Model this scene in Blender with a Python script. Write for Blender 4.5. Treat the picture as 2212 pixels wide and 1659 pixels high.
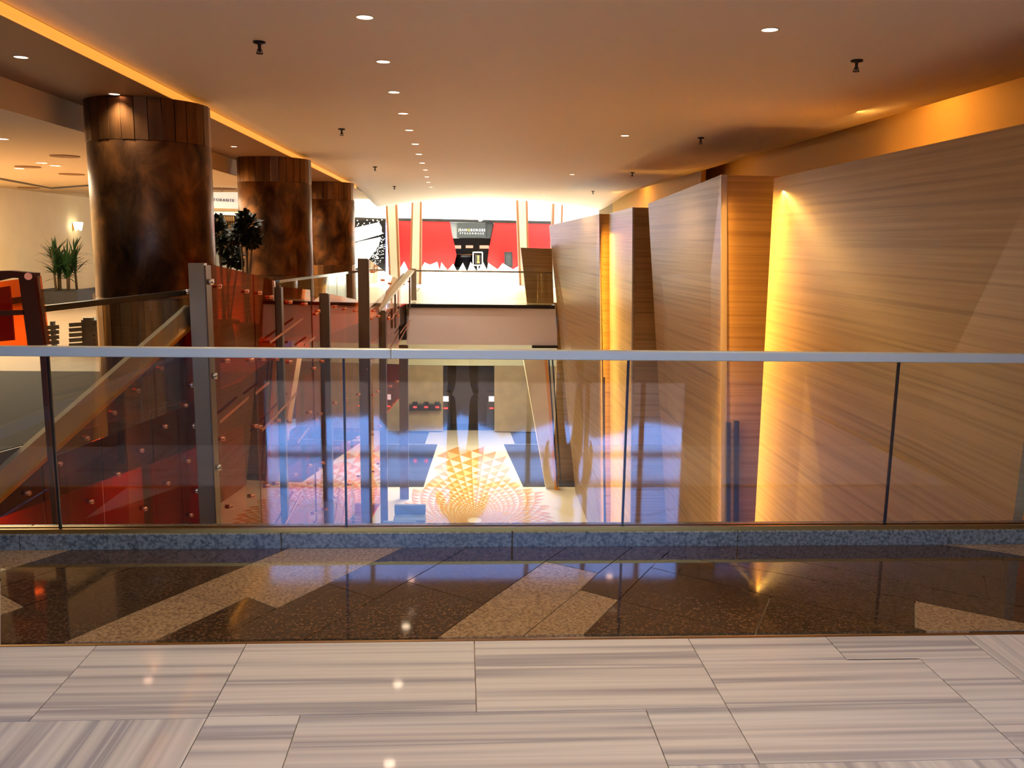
import bpy, bmesh, math, random
from mathutils import Vector, Matrix
random.seed(7)
PI = math.pi
for o in list(bpy.data.objects): bpy.data.objects.remove(o)
S = bpy.context.scene
C = S.collection

# ------------------------------------------------------------------ camera
YAW, PITCH, ROLL, F = 0.0597549, 0.1637775, 0.0150, 1864.6
W_, H_ = 2212.0, 1659.0
EYE = 1.63
_f = Vector((math.sin(YAW)*math.cos(PITCH), math.cos(YAW)*math.cos(PITCH), -math.sin(PITCH)))
_r0 = Vector((math.cos(YAW), -math.sin(YAW), 0)); _u0 = _r0.cross(_f)
_r = _r0*math.cos(ROLL)+_u0*math.sin(ROLL); _u = _u0*math.cos(ROLL)-_r0*math.sin(ROLL)
cam = bpy.data.cameras.new('camera'); camo = bpy.data.objects.new('camera', cam); C.objects.link(camo)
camo.matrix_world = Matrix(((_r.x,_u.x,-_f.x,0),(_r.y,_u.y,-_f.y,0),(_r.z,_u.z,-_f.z,EYE),(0,0,0,1)))
cam.sensor_width = 36; cam.lens = F/W_*36; cam.clip_start = .05; cam.clip_end = 400
S.camera = camo

# ------------------------------------------------------------------ world, sun, exposure
SKY = 20.0
w = bpy.data.worlds.new('sky'); S.world = w; w.use_nodes = True
nt = w.node_tree; nt.nodes.clear()
wo = nt.nodes.new('ShaderNodeOutputWorld'); bg = nt.nodes.new('ShaderNodeBackground')
tc = nt.nodes.new('ShaderNodeTexCoord'); sx = nt.nodes.new('ShaderNodeSeparateXYZ'); rp = nt.nodes.new('ShaderNodeValToRGB')
nt.links.new(tc.outputs['Generated'], sx.inputs[0]); nt.links.new(sx.outputs['Z'], rp.inputs[0])
rp.color_ramp.elements[0].position = 0.0; rp.color_ramp.elements[0].color = (.22,.42,.95,1)
rp.color_ramp.elements[1].position = .6; rp.color_ramp.elements[1].color = (.10,.28,.85,1)
nt.links.new(rp.outputs[0], bg.inputs[0]); bg.inputs[1].default_value = SKY
nt.links.new(bg.outputs[0], wo.inputs[0])
sun = bpy.data.lights.new('sun', 'SUN'); sun.energy = 14; sun.angle = .02; sun.color = (1,.95,.86)
suno = bpy.data.objects.new('sun', sun); C.objects.link(suno)
suno.rotation_euler = Vector((.3,-.7,-1)).to_track_quat('-Z','Y').to_euler()
S.view_settings.view_transform = 'Standard'; S.view_settings.look = 'None'
S.view_settings.exposure = 0.15; S.view_settings.gamma = 1; S.view_settings.use_curve_mapping = False

# ------------------------------------------------------------------ pixel -> place helpers
def ray(px, py):
    d = _r*(px-W_/2) - _u*(py-H_/2) + _f*F
    return d/d.y
def at_y(px, py, y): d = ray(px,py); return Vector((d.x*y, y, EYE+d.z*y))
def at_z(px, py, z): d = ray(px,py); t = (z-EYE)/d.z; return Vector((d.x*t, t, z))
def at_x(px, py, x): d = ray(px,py); t = x/d.x; return Vector((x, t, EYE+d.z*t))

# ------------------------------------------------------------------ materials
def newmat(name):
    m = bpy.data.materials.new(name); m.use_nodes = True
    return m, m.node_tree, m.node_tree.nodes['Principled BSDF']
def srgb(r,g,b):
    f = lambda c: ((c/255+.055)/1.055)**2.4 if c > 10 else c/255/12.92
    return (f(r),f(g),f(b),1)
def plain(name, col, rough=.5, metal=0, spec=.5, emit=None, es=0, ior=1.5, bump=0, bscale=60, vary=0):
    m, t, p = newmat(name)
    p.inputs['Base Color'].default_value = col; p.inputs['Roughness'].default_value = rough
    p.inputs['Metallic'].default_value = metal; p.inputs['Specular IOR Level'].default_value = spec; p.inputs['IOR'].default_value = ior
    if emit: p.inputs['Emission Color'].default_value = emit; p.inputs['Emission Strength'].default_value = es
    if bump or vary:
        c = t.nodes.new('ShaderNodeTexCoord'); n = t.nodes.new('ShaderNodeTexNoise'); n.inputs['Scale'].default_value = bscale; n.inputs['Detail'].default_value = 5
        t.links.new(c.outputs['Object'], n.inputs['Vector'])
        if bump:
            b = t.nodes.new('ShaderNodeBump'); b.inputs['Strength'].default_value = bump; b.inputs['Distance'].default_value = .01
            t.links.new(n.outputs['Fac'], b.inputs['Height']); t.links.new(b.outputs[0], p.inputs['Normal'])
        if vary:
            r = t.nodes.new('ShaderNodeValToRGB'); k = vary
            r.color_ramp.elements[0].position = .3; r.color_ramp.elements[1].position = .7
            r.color_ramp.elements[0].color = tuple(c_*(1-k) for c_ in col[:3])+(1,); r.color_ramp.elements[1].color = tuple(min(1,c_*(1+k)) for c_ in col[:3])+(1,)
            t.links.new(n.outputs['Fac'], r.inputs[0]); t.links.new(r.outputs[0], p.inputs['Base Color'])
    return m
def streak(name, cols, scale, rough, detail=6, random_off=True, bump=0, spec=.5, coat=0, rough2=None, ior=1.5, dist=0.0, metal=0):
    """noise stretched along an axis: scale = (sx,sy,sz); cols = [(pos,col)...]"""
    m, t, p = newmat(name)
    c = t.nodes.new('ShaderNodeTexCoord'); mp = t.nodes.new('ShaderNodeMapping'); mp.inputs['Scale'].default_value = scale
    n = t.nodes.new('ShaderNodeTexNoise'); n.inputs['Scale'].default_value = 1; n.inputs['Detail'].default_value = detail; n.inputs['Roughness'].default_value = .6
    n.inputs['Distortion'].default_value = dist
    t.links.new(c.outputs['Object'], mp.inputs['Vector'])
    if random_off:
        oi = t.nodes.new('ShaderNodeObjectInfo'); mu = t.nodes.new('ShaderNodeVectorMath'); mu.operation = 'SCALE'; mu.inputs['Scale'].default_value = 90
        co = t.nodes.new('ShaderNodeCombineXYZ')
        for i in range(3): t.links.new(oi.outputs['Random'], co.inputs[i])
        t.links.new(co.outputs[0], mu.inputs[0]); t.links.new(mu.outputs[0], mp.inputs['Location'])
    t.links.new(mp.outputs[0], n.inputs['Vector'])
    r = t.nodes.new('ShaderNodeValToRGB'); el = r.color_ramp.elements
    while len(el) < len(cols): el.new(.5)
    for e,(q,cc) in zip(el, cols): e.position = q; e.color = cc
    t.links.new(n.outputs['Fac'], r.inputs[0]); t.links.new(r.outputs[0], p.inputs['Base Color'])
    p.inputs['Roughness'].default_value = rough; p.inputs['Specular IOR Level'].default_value = spec; p.inputs['IOR'].default_value = ior
    p.inputs['Metallic'].default_value = metal
    if coat: p.inputs['Coat Weight'].default_value = coat; p.inputs['Coat Roughness'].default_value = .05
    if bump:
        b = t.nodes.new('ShaderNodeBump'); b.inputs['Strength'].default_value = bump; b.inputs['Distance'].default_value = .01
        t.links.new(n.outputs['Fac'], b.inputs['Height']); t.links.new(b.outputs[0], p.inputs['Normal'])
    return m
def glassmat(name, tint, ior=1.5, gloss=(1,1,1,1), rough=0.0):
    m = bpy.data.materials.new(name); m.use_nodes = True; t = m.node_tree; t.nodes.clear()
    o = t.nodes.new('ShaderNodeOutputMaterial'); mx = t.nodes.new('ShaderNodeMixShader'); tr = t.nodes.new('ShaderNodeBsdfTransparent'); gl = t.nodes.new('ShaderNodeBsdfGlossy')
    fr = t.nodes.new('ShaderNodeFresnel'); fr.inputs['IOR'].default_value = ior
    tr.inputs['Color'].default_value = tint; gl.inputs['Color'].default_value = gloss; gl.inputs['Roughness'].default_value = rough
    # the fresnel node turns the ior round on back faces: use geometry-independent facing
    ge = t.nodes.new('ShaderNodeNewGeometry'); 
    mxv = t.nodes.new('ShaderNodeMix'); mxv.data_type = 'VECTOR'
    neg = t.nodes.new('ShaderNodeVectorMath'); neg.operation = 'SCALE'; neg.inputs['Scale'].default_value = 1.0
    t.links.new(ge.outputs['Normal'], neg.inputs[0])
    iv = t.nodes.new('ShaderNodeMix'); iv.data_type = 'FLOAT'; iv.inputs['A'].default_value = ior; iv.inputs['B'].default_value = 1/ior
    t.links.new(ge.outputs['Backfacing'], iv.inputs['Factor']); t.links.new(iv.outputs['Result'], fr.inputs['IOR'])
    t.nodes.remove(mxv); t.nodes.remove(neg)
    t.links.new(fr.outputs[0], mx.inputs[0]); t.links.new(tr.outputs[0], mx.inputs[1]); t.links.new(gl.outputs[0], mx.inputs[2]); t.links.new(mx.outputs[0], o.inputs[0])
    return m
M = {}
M['ceiling'] = plain('ceiling_paint', srgb(238,226,210), .6)
M['soffit'] = plain('brown_soffit', srgb(150,108,66), .6)
M['hallceil'] = plain('hall_ceiling', srgb(225,200,160), .7)
M['cream'] = plain('cream_wall', srgb(250,228,180), .6, vary=.03, bscale=2)
M['white'] = plain('white_paint', srgb(245,245,240), .5)
M['wood'] = streak('wood_panel', [(.28,srgb(126,98,62)),(.45,srgb(160,129,86)),(.6,srgb(176,145,100)),(.76,srgb(140,111,72))], (1.2,.22,24), .34, bump=.03, spec=.5, dist=.08)
M['wood_x'] = streak('wood_panel_front', [(.28,srgb(126,98,62)),(.45,srgb(160,129,86)),(.6,srgb(176,145,100)),(.76,srgb(140,111,72))], (.22,1.2,24), .34, bump=.03, spec=.5, dist=.08)
M['trim'] = plain('brushed_trim', srgb(190,185,175), .35, metal=.7)
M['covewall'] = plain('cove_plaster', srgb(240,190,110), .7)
M['bronze'] = streak('bronze_leaf', [(.3,srgb(48,30,20)),(.5,srgb(98,64,36)),(.66,srgb(140,92,48)),(.8,srgb(66,44,30))], (4,4,2.4), .3, bump=.1, spec=.7, dist=.6, metal=.75)
M['bronze_strip'] = streak('bronze_leaf_strip', [(.3,srgb(70,44,24)),(.5,srgb(118,78,42)),(.7,srgb(150,102,54))], (3,3,.6), .3, bump=.06, spec=.7, metal=.75)
M['marble_h'] = streak('striped_marble', [(.28,srgb(160,148,136)),(.38,srgb(190,177,158)),(.47,srgb(210,197,174)),(.55,srgb(190,177,158)),(.62,srgb(158,148,138)),(.67,srgb(204,191,170))], (.2,10,1), .05, detail=2.6, spec=.6)
M['marble_v'] = streak('striped_marble_turned', [(.28,srgb(160,148,136)),(.38,srgb(190,177,158)),(.47,srgb(210,197,174)),(.55,srgb(190,177,158)),(.62,srgb(158,148,138)),(.67,srgb(204,191,170))], (10,.2,1), .05, detail=2.6, spec=.6)
M['marble_far'] = plain('polished_marble', srgb(132,108,86), .04, spec=.8, ior=1.8)
M['gran_d'] = streak('dark_granite', [(.3,srgb(34,23,14)),(.5,srgb(60,41,24)),(.62,srgb(98,70,42)),(.72,srgb(44,30,18))], (75,75,75), .05, detail=4, spec=.7)
M['gran_l'] = streak('tan_granite', [(.3,srgb(98,72,44)),(.5,srgb(142,110,72)),(.65,srgb(162,130,88)),(.75,srgb(112,84,54))], (70,70,70), .08, detail=4, spec=.6)
M['gran_g'] = streak('grey_granite', [(.3,srgb(60,56,46)),(.48,srgb(100,94,78)),(.6,srgb(132,124,104)),(.72,srgb(78,73,62))], (55,55,55), .25, detail=6)
M['grout'] = plain('grout', srgb(196,172,130), .7)
M['brass'] = plain('brass', srgb(190,140,70), .3, metal=1)
M['alu'] = plain('satin_aluminium', srgb(216,214,190), .5, metal=.45)
M['steel'] = plain('stainless_steel', srgb(176,164,140), .36, metal=.8)
M['bsteel'] = plain('bronze_steel', srgb(120,100,80), .4, metal=.7)
M['chrome'] = plain('chrome', srgb(230,225,220), .12, metal=1)
M['copper'] = plain('copper_bolt', srgb(225,140,100), .25, metal=.8)
M['black'] = plain('black_metal', srgb(22,20,18), .35)
M['blackgloss'] = plain('black_gloss', srgb(14,14,16), .08)
M['glass'] = glassmat('clear_glass', (.95,.97,.95,1), 1.6)
M['glass_edge'] = plain('glass_edge', srgb(36,30,24), .2)
M['red'] = glassmat('amber_red_glass', (.72,.165,.04,1), 1.55, (1,.8,.7,1))
M['pink'] = glassmat('pale_copper_glass', (.95,.80,.70,1), 1.5, (1,.9,.85,1))
M['redthin'] = glassmat('amber_glass', (.86,.34,.10,1), 1.5)
M['fascia'] = plain('mauve_fascia', srgb(228,224,234), .6)
M['beigefloor'] = plain('beige_floor', srgb(205,200,160), .3)
M['whitefloor'] = plain('white_marble_floor', srgb(235,235,225), .3); M['hallfloor'] = plain('hall_floor_stone', srgb(178,150,126), .25); M['rustwall'] = plain('rust_wall', srgb(150,74,36), .5); M['darkhall'] = plain('dark_hall_stone', srgb(52,42,34), .75, spec=.15); M['brownframe'] = plain('brown_frame', srgb(96,48,24), .7, spec=.15)
M['darkwall'] = plain('dark_wall', srgb(64,46,34), .5)
M['stonewall'] = plain('lobby_stone', srgb(170,150,112), .4, vary=.12, bscale=3)
M['palestone'] = plain('pale_pier_stone', srgb(222,208,172), .4, vary=.05, bscale=3); M['palegreen'] = plain('pale_frieze', srgb(225,228,190), .5)
M['lobbyfloor'] = plain('lobby_floor', srgb(245,232,200), .15, spec=.5)
M['lotus_a'] = plain('amber_mosaic', srgb(222,158,84), .15)
M['lotus_b'] = plain('pale_mosaic', srgb(238,200,140), .15)
M['darkfloor'] = plain('dark_lobby_floor', srgb(46,44,48), .08, spec=.7)
M['redpaint'] = plain('red_lacquer', srgb(225,22,20), .2, spec=.5)
M['signgrey'] = plain('sign_slate', srgb(40,44,43), .4)
M['darkint'] = plain('dark_interior', srgb(40,32,28), .6)
M['gold'] = plain('gold_letters', srgb(240,190,70), .4, emit=srgb(240,190,70), es=.4)
M['letters'] = plain('white_letters', srgb(250,250,245), .4, emit=(1,1,1,1), es=.4)
M['inkletters'] = plain('dark_letters', srgb(50,50,60), .5)
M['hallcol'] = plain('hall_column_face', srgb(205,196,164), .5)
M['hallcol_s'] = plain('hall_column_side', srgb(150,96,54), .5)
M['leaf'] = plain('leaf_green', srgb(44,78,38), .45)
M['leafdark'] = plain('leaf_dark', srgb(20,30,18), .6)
M['stem'] = plain('stem_bark', srgb(92,74,50), .7)
M['planter'] = plain('grey_planter', srgb(50,47,46), .6, vary=.1, bscale=4)
M['lamp'] = plain('lamp_warm', (1,.9,.8,1), .5, emit=(1,.72,.5,1), es=14)
M['lampred'] = plain('lamp_rosy', (1,.8,.7,1), .5, emit=(1,.55,.38,1), es=9)
M['cove'] = plain('cove_painted_glow', srgb(255,180,80), .5, emit=(1,.42,.06,1), es=.75)  # lamplight on the step face given as its own emission
M['led'] = plain('red_led', (1,0,0,1), .5, emit=(1,.02,.02,1), es=6)
M['screen'] = plain('lit_screen', (1,1,1,1), .5, emit=(.9,.8,1,1), es=.7)
M['bottle'] = plain('bottle_amber', srgb(200,140,60), .3, emit=(1,.55,.2,1), es=.15)
M['fabric'] = plain('dark_trousers', srgb(22,22,26), .9)
M['jacket'] = plain('dark_jacket', srgb(40,42,50), .9)
M['skin'] = plain('skin', srgb(205,160,132), .55)
M['hair'] = plain('hair', srgb(48,34,24), .7)
M['shoe'] = plain('brown_shoe', srgb(58,38,28), .5)
M['bench'] = plain('teal_grey_fabric', srgb(120,132,128), .7)
M['hill'] = plain('desert_hill', srgb(120,84,52), .9)
M['mullion'] = plain('mullion_grey', srgb(70,66,64), .5)

# ------------------------------------------------------------------ mesh helpers
def link(name, me, mat, parent=None):
    o = bpy.data.objects.new(name, me); C.objects.link(o)
    for m in (mat if isinstance(mat,(list,tuple)) else [mat]):
        if not me.materials or True: me.materials.append(M[m] if isinstance(m,str) else m)
    if parent is not None:
        o.parent = parent; o.matrix_parent_inverse = parent.matrix_world.inverted() if False else Matrix.Translation(-parent.location)
    return o
def mesh(name, verts, faces, mat, parent=None, smooth=False, fm=None):
    me = bpy.data.meshes.new(name); me.from_pydata([tuple(v) for v in verts], [], faces); me.update()
    bm = bmesh.new(); bm.from_mesh(me); bmesh.ops.recalc_face_normals(bm, faces=bm.faces); bm.to_mesh(me); bm.free()
    o = link(name, me, mat, parent)
    if smooth:
        for p in me.polygons: p.use_smooth = True
    if fm:
        for p in me.polygons: p.material_index = fm(p)
    return o
class MB:
    def __init__(s): s.v = []; s.f = []
    def add(s, vs, fs):
        n = len(s.v); s.v += [tuple(v) for v in vs]; s.f += [[i+n for i in f] for f in fs]; return s
    def box(s, a, b):
        x0,y0,z0 = [min(p,q) for p,q in zip(a,b)]; x1,y1,z1 = [max(p,q) for p,q in zip(a,b)]
        return s.add([(x0,y0,z0),(x1,y0,z0),(x1,y1,z0),(x0,y1,z0),(x0,y0,z1),(x1,y0,z1),(x1,y1,z1),(x0,y1,z1)],
              [(0,3,2,1),(4,5,6,7),(0,1,5,4),(1,2,6,5),(2,3,7,6),(3,0,4,7)])
    def prism(s, poly, off):
        n = len(poly); off = Vector(off)
        vs = [Vector(p) for p in poly]+[Vector(p)+off for p in poly]
        fs = [list(range(n))[::-1], list(range(n,2*n))]+[[i,(i+1)%n,n+(i+1)%n,n+i] for i in range(n)]
        return s.add(vs, fs)
    def tube(s, p0, p1, r0, r1=None, n=10):
        p0 = Vector(p0); p1 = Vector(p1); r1 = r0 if r1 is None else r1
        d = (p1-p0).normalized(); a = d.orthogonal().normalized(); b = d.cross(a)
        vs = []
        for p,r in ((p0,r0),(p1,r1)):
            for i in range(n): t = 2*PI*i/n; vs.append(p+a*r*math.cos(t)+b*r*math.sin(t))
        fs = [[i,(i+1)%n,n+(i+1)%n,n+i] for i in range(n)]+[list(range(n))[::-1], list(range(n,2*n))]
        return s.add(vs, fs)
    def bar(s, p0, p1, w, h, up=(0,0,1)):
        p0 = Vector(p0); p1 = Vector(p1); d = (p1-p0).normalized(); sd = d.cross(Vector(up)).normalized(); u = sd.cross(d)
        q = [p0-sd*w/2-u*h/2, p0+sd*w/2-u*h/2, p0+sd*w/2+u*h/2, p0-sd*w/2+u*h/2]
        return s.prism(q, p1-p0)
    def lathe(s, prof, c, n=48):
        c = Vector(c); vs = []
        for r,z in prof:
            for i in range(n): t = 2*PI*i/n; vs.append(c+Vector((r*math.cos(t), r*math.sin(t), z)))
        fs = []
        for k in range(len(prof)-1):
            for i in range(n): fs.append([k*n+i, k*n+(i+1)%n, (k+1)*n+(i+1)%n, (k+1)*n+i])
        return s.add(vs, fs)
    def build(s, name, mat, parent=None, smooth=False, fm=None): return mesh(name, s.v, s.f, mat, parent, smooth, fm)
def box(name, a, b, mat, parent=None): return MB().box(a,b).build(name, mat, parent)
def bevel(o, w=.01, seg=2):
    md = o.modifiers.new('bevel','BEVEL'); md.width = w; md.segments = seg; md.limit_method = 'ANGLE'; return o
def tag(o, label=None, cat=None, group=None, kind=None):
    if label: o['label'] = label
    if cat: o['category'] = cat
    if group: o['group'] = group
    if kind: o['kind'] = kind
    return o
def struct(o, label=None, cat=None):
    o['kind'] = 'structure'
    if label: o['label'] = label
    if cat: o['category'] = cat
    return o
def empty(name, loc, label=None, cat=None, group=None):
    o = bpy.data.objects.new(name, None); o.location = loc; o.empty_display_size = .1; C.objects.link(o)
    return tag(o, label, cat, group)
def area(name, loc, direc, sx_, sy_, power, col, spread=None):
    l = bpy.data.lights.new(name, 'AREA'); l.shape = 'RECTANGLE'; l.size = sx_; l.size_y = sy_; l.energy = power; l.color = col
    if spread: l.spread = spread
    o = bpy.data.objects.new(name, l); C.objects.link(o); o.location = loc
    o.rotation_euler = Vector(direc).to_track_quat('-Z','Y').to_euler(); return o
def text_mesh(name, body, size, mat, parent, origin, xdir, updir, depth=.01, space=1.0):
    cu = bpy.data.curves.new(name, 'FONT'); cu.body = body; cu.size = size; cu.extrude = depth; cu.align_x = 'CENTER'; cu.space_character = space
    t = bpy.data.objects.new('tmp', cu); C.objects.link(t)
    dg = bpy.context.evaluated_depsgraph_get(); me = bpy.data.meshes.new_from_object(t.evaluated_get(dg)); bpy.data.objects.remove(t)
    x = Vector(xdir).normalized(); y = Vector(updir).normalized(); z = x.cross(y)
    mt = Matrix(((x.x,y.x,z.x,origin[0]),(x.y,y.y,z.y,origin[1]),(x.z,y.z,z.z,origin[2]),(0,0,0,1)))
    me.transform(mt); me.materials.clear()
    return link(name, me, mat, parent)

# ================================================================== SETTING
ZC, ZS, ZL = 3.0, 2.925, -5.0
def px_poly(pts, z=0): return [at_z(x,y,z) for x,y in pts]
def shrink(poly, d):
    c = sum((Vector(p) for p in poly), Vector())/len(poly); n = len(poly); out = []
    for i in range(n):
        a,b,e = Vector(poly[i-1]), Vector(poly[i]), Vector(poly[(i+1)%n])
        d1 = (b-a).normalized(); d2 = (e-b).normalized(); s = Vector((0,0,1))
        n1 = s.cross(d1); n2 = s.cross(d2)
        if n1.dot(c-b) < 0 and n2.dot(c-b) < 0: n1, n2 = -n1, -n2
        elif area2(poly) < 0: n1, n2 = -n1, -n2
        m = n1+n2; L = m.length
        if L < 1e-4: out.append(b+n1*d); continue
        m = m/L; k = d/max(.35, m.dot(n1)); out.append(b+m*k)
    return out
def area2(p): return sum(p[i-1][0]*p[i][1]-p[i][0]*p[i-1][1] for i in range(len(p)))
# --- floor: base slab, marble and granite tiles
floor = struct(MB().box((-3.7,-9,-.35),(3.45,4.62,-.012)).build('floor','grout'), 'pale jointed landing slab below the marble and granite tiles', 'floor')
tiles = [(-2.06,-1.458,2.79,3.345,'h'),(-2.7,-2.06,2.79,3.345,'h'),(-1.458,-.865,2.79,3.345,'h'),(-.865,.06,2.80,3.345,'h'),(.06,.955,2.80,3.345,'h'),
 (.955,1.545,3.145,3.345,'h'),(1.545,2.15,3.135,3.345,'h'),(.955,1.845,2.465,3.145,'h'),(1.845,2.15,2.82,3.135,'h'),(2.15,3.4,2.82,3.345,'v'),(1.845,3.4,2.2,2.82,'h'),
 (-2.7,-.865,2.2,2.79,'v'),(-.865,-.55,2.46,2.80,'h'),(-.55,.66,2.2,2.80,'h'),(.66,.955,2.465,2.80,'h'),(.66,1.845,2.2,2.465,'v'),(-.865,-.55,2.2,2.46,'v')]
for x0,x1,y0,y1,d in tiles:
    g = .0018
    MB().box((x0+g,y0+g,-.012),(x1-g,y1-g,0)).build('marble_tile','marble_h' if d=='h' else 'marble_v', floor)
y = 2.2
box('marble_paving',(-3.69,-9,-.012),(3.44,2.197,0),'marble_far',floor)
box('brass_strip',(-3.69,3.347,-.012),(3.44,3.362,.001),'brass',floor)
a6 = lambda q: (q[0]/2, 1120+q[1]/2)
a7 = lambda q: (1106+q[0]/2, 1120+q[1]/2)
K = 2212
gran = [ # crop coordinates (twice the photograph's), polygons on the floor
 ('l',[(0,130),(320,124),(0,230)]), ('d',[(0,230),(320,124),(530,124),(0,298)]), ('d',[(0,298),(530,124),(810,123),(280,315),(0,418),(0,325)][:4]+[(105,380),(0,325)]),
 ('l',[(0,325),(105,380),(0,418)]), ('d',[(0,420),(280,315),(810,123),(1250,122),(275,535),(0,540)]),
 ('l',[(275,535),(790,315),(975,385),(670,527)]), ('l',[(790,315),(1250,122),(1740,120),(1195,388),(1070,340),(975,385)]),
 ('d',[(670,527),(1070,340),(1195,388),(930,525)]), ('d',[(930,525),(1195,388),(1415,280),(1620,348),(1315,522)]),
 ('d',[(1415,280),(1740,120),(2020,119),(1760,270),(1620,348)]), ('d',[(1315,522),(1620,348),(1757,272),(2090,370),(1890,515)]),
 ('d',[(1757,272),(2020,119),(K+240,117),(K+145,185),(2090,370)]), ('l',[(1890,515),(2090,370),(K+145,185),(K+370,237),(K+295,308),(K+50,506)]),
 ('l',[(K+50,506),(K+295,308),(K+460,352),(K+310,501)]), ('d',[(K+145,185),(K+240,117),(K+520,112),(K+370,237)]),
 ('d',[(K+370,237),(K+520,112),(K+705,110),(K+600,212),(K+460,352),(K+295,308)]), ('d',[(K+310,501),(K+460,352),(K+1000,494)]),
 ('d',[(K+460,352),(K+600,212),(K+1118,335),(K+1052,493),(K+1000,494)]), ('d',[(K+1118,335),(K+1742,470),(K+1795,486),(K+1052,493)]),
 ('d',[(K+600,212),(K+660,153),(K+1200,245),(K+1742,356),(K+1742,470),(K+1118,335)]), ('d',[(K+660,153),(K+705,110),(K+860,108),(K+1480,230),(K+1820,303),(K+1822,372),(K+1742,356),(K+1200,245)]),
 ('d',[(K+1820,303),(K+2058,350),(K+2300,400),(K+2300,470),(K+1822,372)]), ('d',[(K+860,108),(K+1400,103),(K+1700,185),(K+2038,250),(K+2058,350),(K+1820,303),(K+1480,230)]),
 ('d',[(K+2038,250),(K+2142,270),(K+2300,303),(K+2300,400),(K+2058,350)]), ('d',[(K+1400,103),(K+1830,97),(K+2115,145),(K+2142,270),(K+2038,250),(K+1700,185)]),
 ('d',[(K+2115,145),(K+2300,178),(K+2300,303),(K+2142,270)]), ('l',[(K+1830,97),(K+2300,92),(K+2300,178),(K+2115,145)]),
 ('l',[(K+1742,356),(K+1822,372),(K+2300,470),(K+2300,482),(K+1795,486),(K+1742,470)])]
for t_,pl in gran:
    q = [at_z(x/2, 1120+y_/2, 0) for x,y_ in pl]
    q = [Vector((v.x, min(max(v.y,3.366),4.45), 0)) for v in q]
    q = shrink(q, .0024)
    MB().prism([(v.x,v.y,-.012) for v in q],(0,0,.012)).build('granite_tile','gran_d' if t_=='d' else 'gran_l', floor)
gl_ = [at_z(x,y_,0).x for x,y_ in ((0,1185),(0,1385))]
box('granite_paving',(-3.69,3.366,-.012),(-2.68,4.45,-.001),'gran_d',floor); box('granite_underlay',(2.2,3.366,-.0125),(3.0,4.45,-.004),'gran_d',floor); box('granite_underlay',(-2.75,3.366,-.0125),(-2.2,4.45,-.004),'gran_d',floor); box('granite_paving',(2.95,3.366,-.014),(3.44,4.45,-.002),'gran_d',floor)
# --- ceilings
def ceil_z(x, y):
    t = min(1,max(0,(y-22.5)/6.7)); t = t*t*(3-2*t)
    return ZC - .3*t*((x-.9)/3.5)**2
CX0, CX1, CY0, CY1 = -2.75, 4.52, -2.0, 29.2
m = MB(); nx, ny = 28, 40; vs = []
for j in range(ny+1):
    for i in range(nx+1):
        x = CX0+(CX1-CX0)*i/nx; y = CY0+(CY1-CY0)*j/ny; vs.append((x,y,ceil_z(x,y)))
n0 = len(vs); vs += [(x_,y_,z_+.22) for x_,y_,z_ in vs]; fs = []
for j in range(ny):
    for i in range(nx):
        a = j*(nx+1)+i; q = [a,a+1,a+nx+2,a+nx+1]; fs.append(q[::-1]); fs.append([k+n0 for k in q])
rim = [i for i in range(nx+1)]+[j*(nx+1)+nx for j in range(1,ny+1)]+[ny*(nx+1)+i for i in range(nx-1,-1,-1)]+[j*(nx+1) for j in range(ny-1,0,-1)]
for a,b in zip(rim, rim[1:]+rim[:1]): fs.append([a,b,b+n0,a+n0])
ceiling = struct(mesh('ceiling', vs, fs, 'ceiling', smooth=True), 'smooth taupe ceiling arching over the atrium', 'ceiling')
ceiling.data.polygons.foreach_set('use_smooth', [i < nx*ny*2 for i in range(len(ceiling.data.polygons))])
# brown soffit over the columns
struct(MB().prism([(-2.78,-2,ZS),(-2.78,23.2,ZS),(-3.85,23.2,ZS),(-3.85,-2,ZS)],(0,0,.5)).build('ceiling_soffit','soffit'), 'brown dropped soffit above the bronze columns', 'ceiling')
struct(MB().box((-13,-2,2.68),(-3.87,40,2.8)).build('ceiling_hall','hallceil'), 'low cream ceiling of the left hall', 'ceiling')
struct(MB().prism([(-2.78,23.25,2.925),(-2.78,29.2,2.925),(-3.86,29.2,2.925),(-3.86,23.25,2.925)],(0,0,.4)).build('ceiling_far_strip','hallceil'), 'cream ceiling strip past the last column', 'ceiling')
struct(box('trim_1',(-3.865,-2,2.66),(-3.852,23.2,2.93),'cream'), 'cream fascia step beside the brown soffit', 'trim')
struct(box('ceiling_roof',(-13.2,-2.2,3.62),(8.2,29.3,3.85),'darkwall'), 'roof slab over the mall hall', 'roof')
# --- left hall floor slab with stair opening edge
edge = [(-3.95,4.62),(-3.8,5.6),(-3.3,7.1),(-2.72,8.75),(-2.52,9.9),(-2.6,12.2),(-2.08,16.6),(-1.44,22.5)]
poly = [(-13,-9,0),(-3.72,-9,0)]+[(x,y,0) for x,y in edge]+[(-1.44,30,0),(-13,30,0)]
struct(MB().prism([(x,y,-.9 if False else -.5) for x,y,_ in poly],(0,0,.498)).build('floor_hall',['hallfloor','darkwall'],fm=lambda p: 0 if p.normal.z > .5 else 1), 'pale stone floor of the left hall around the stair opening', 'floor')
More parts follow.
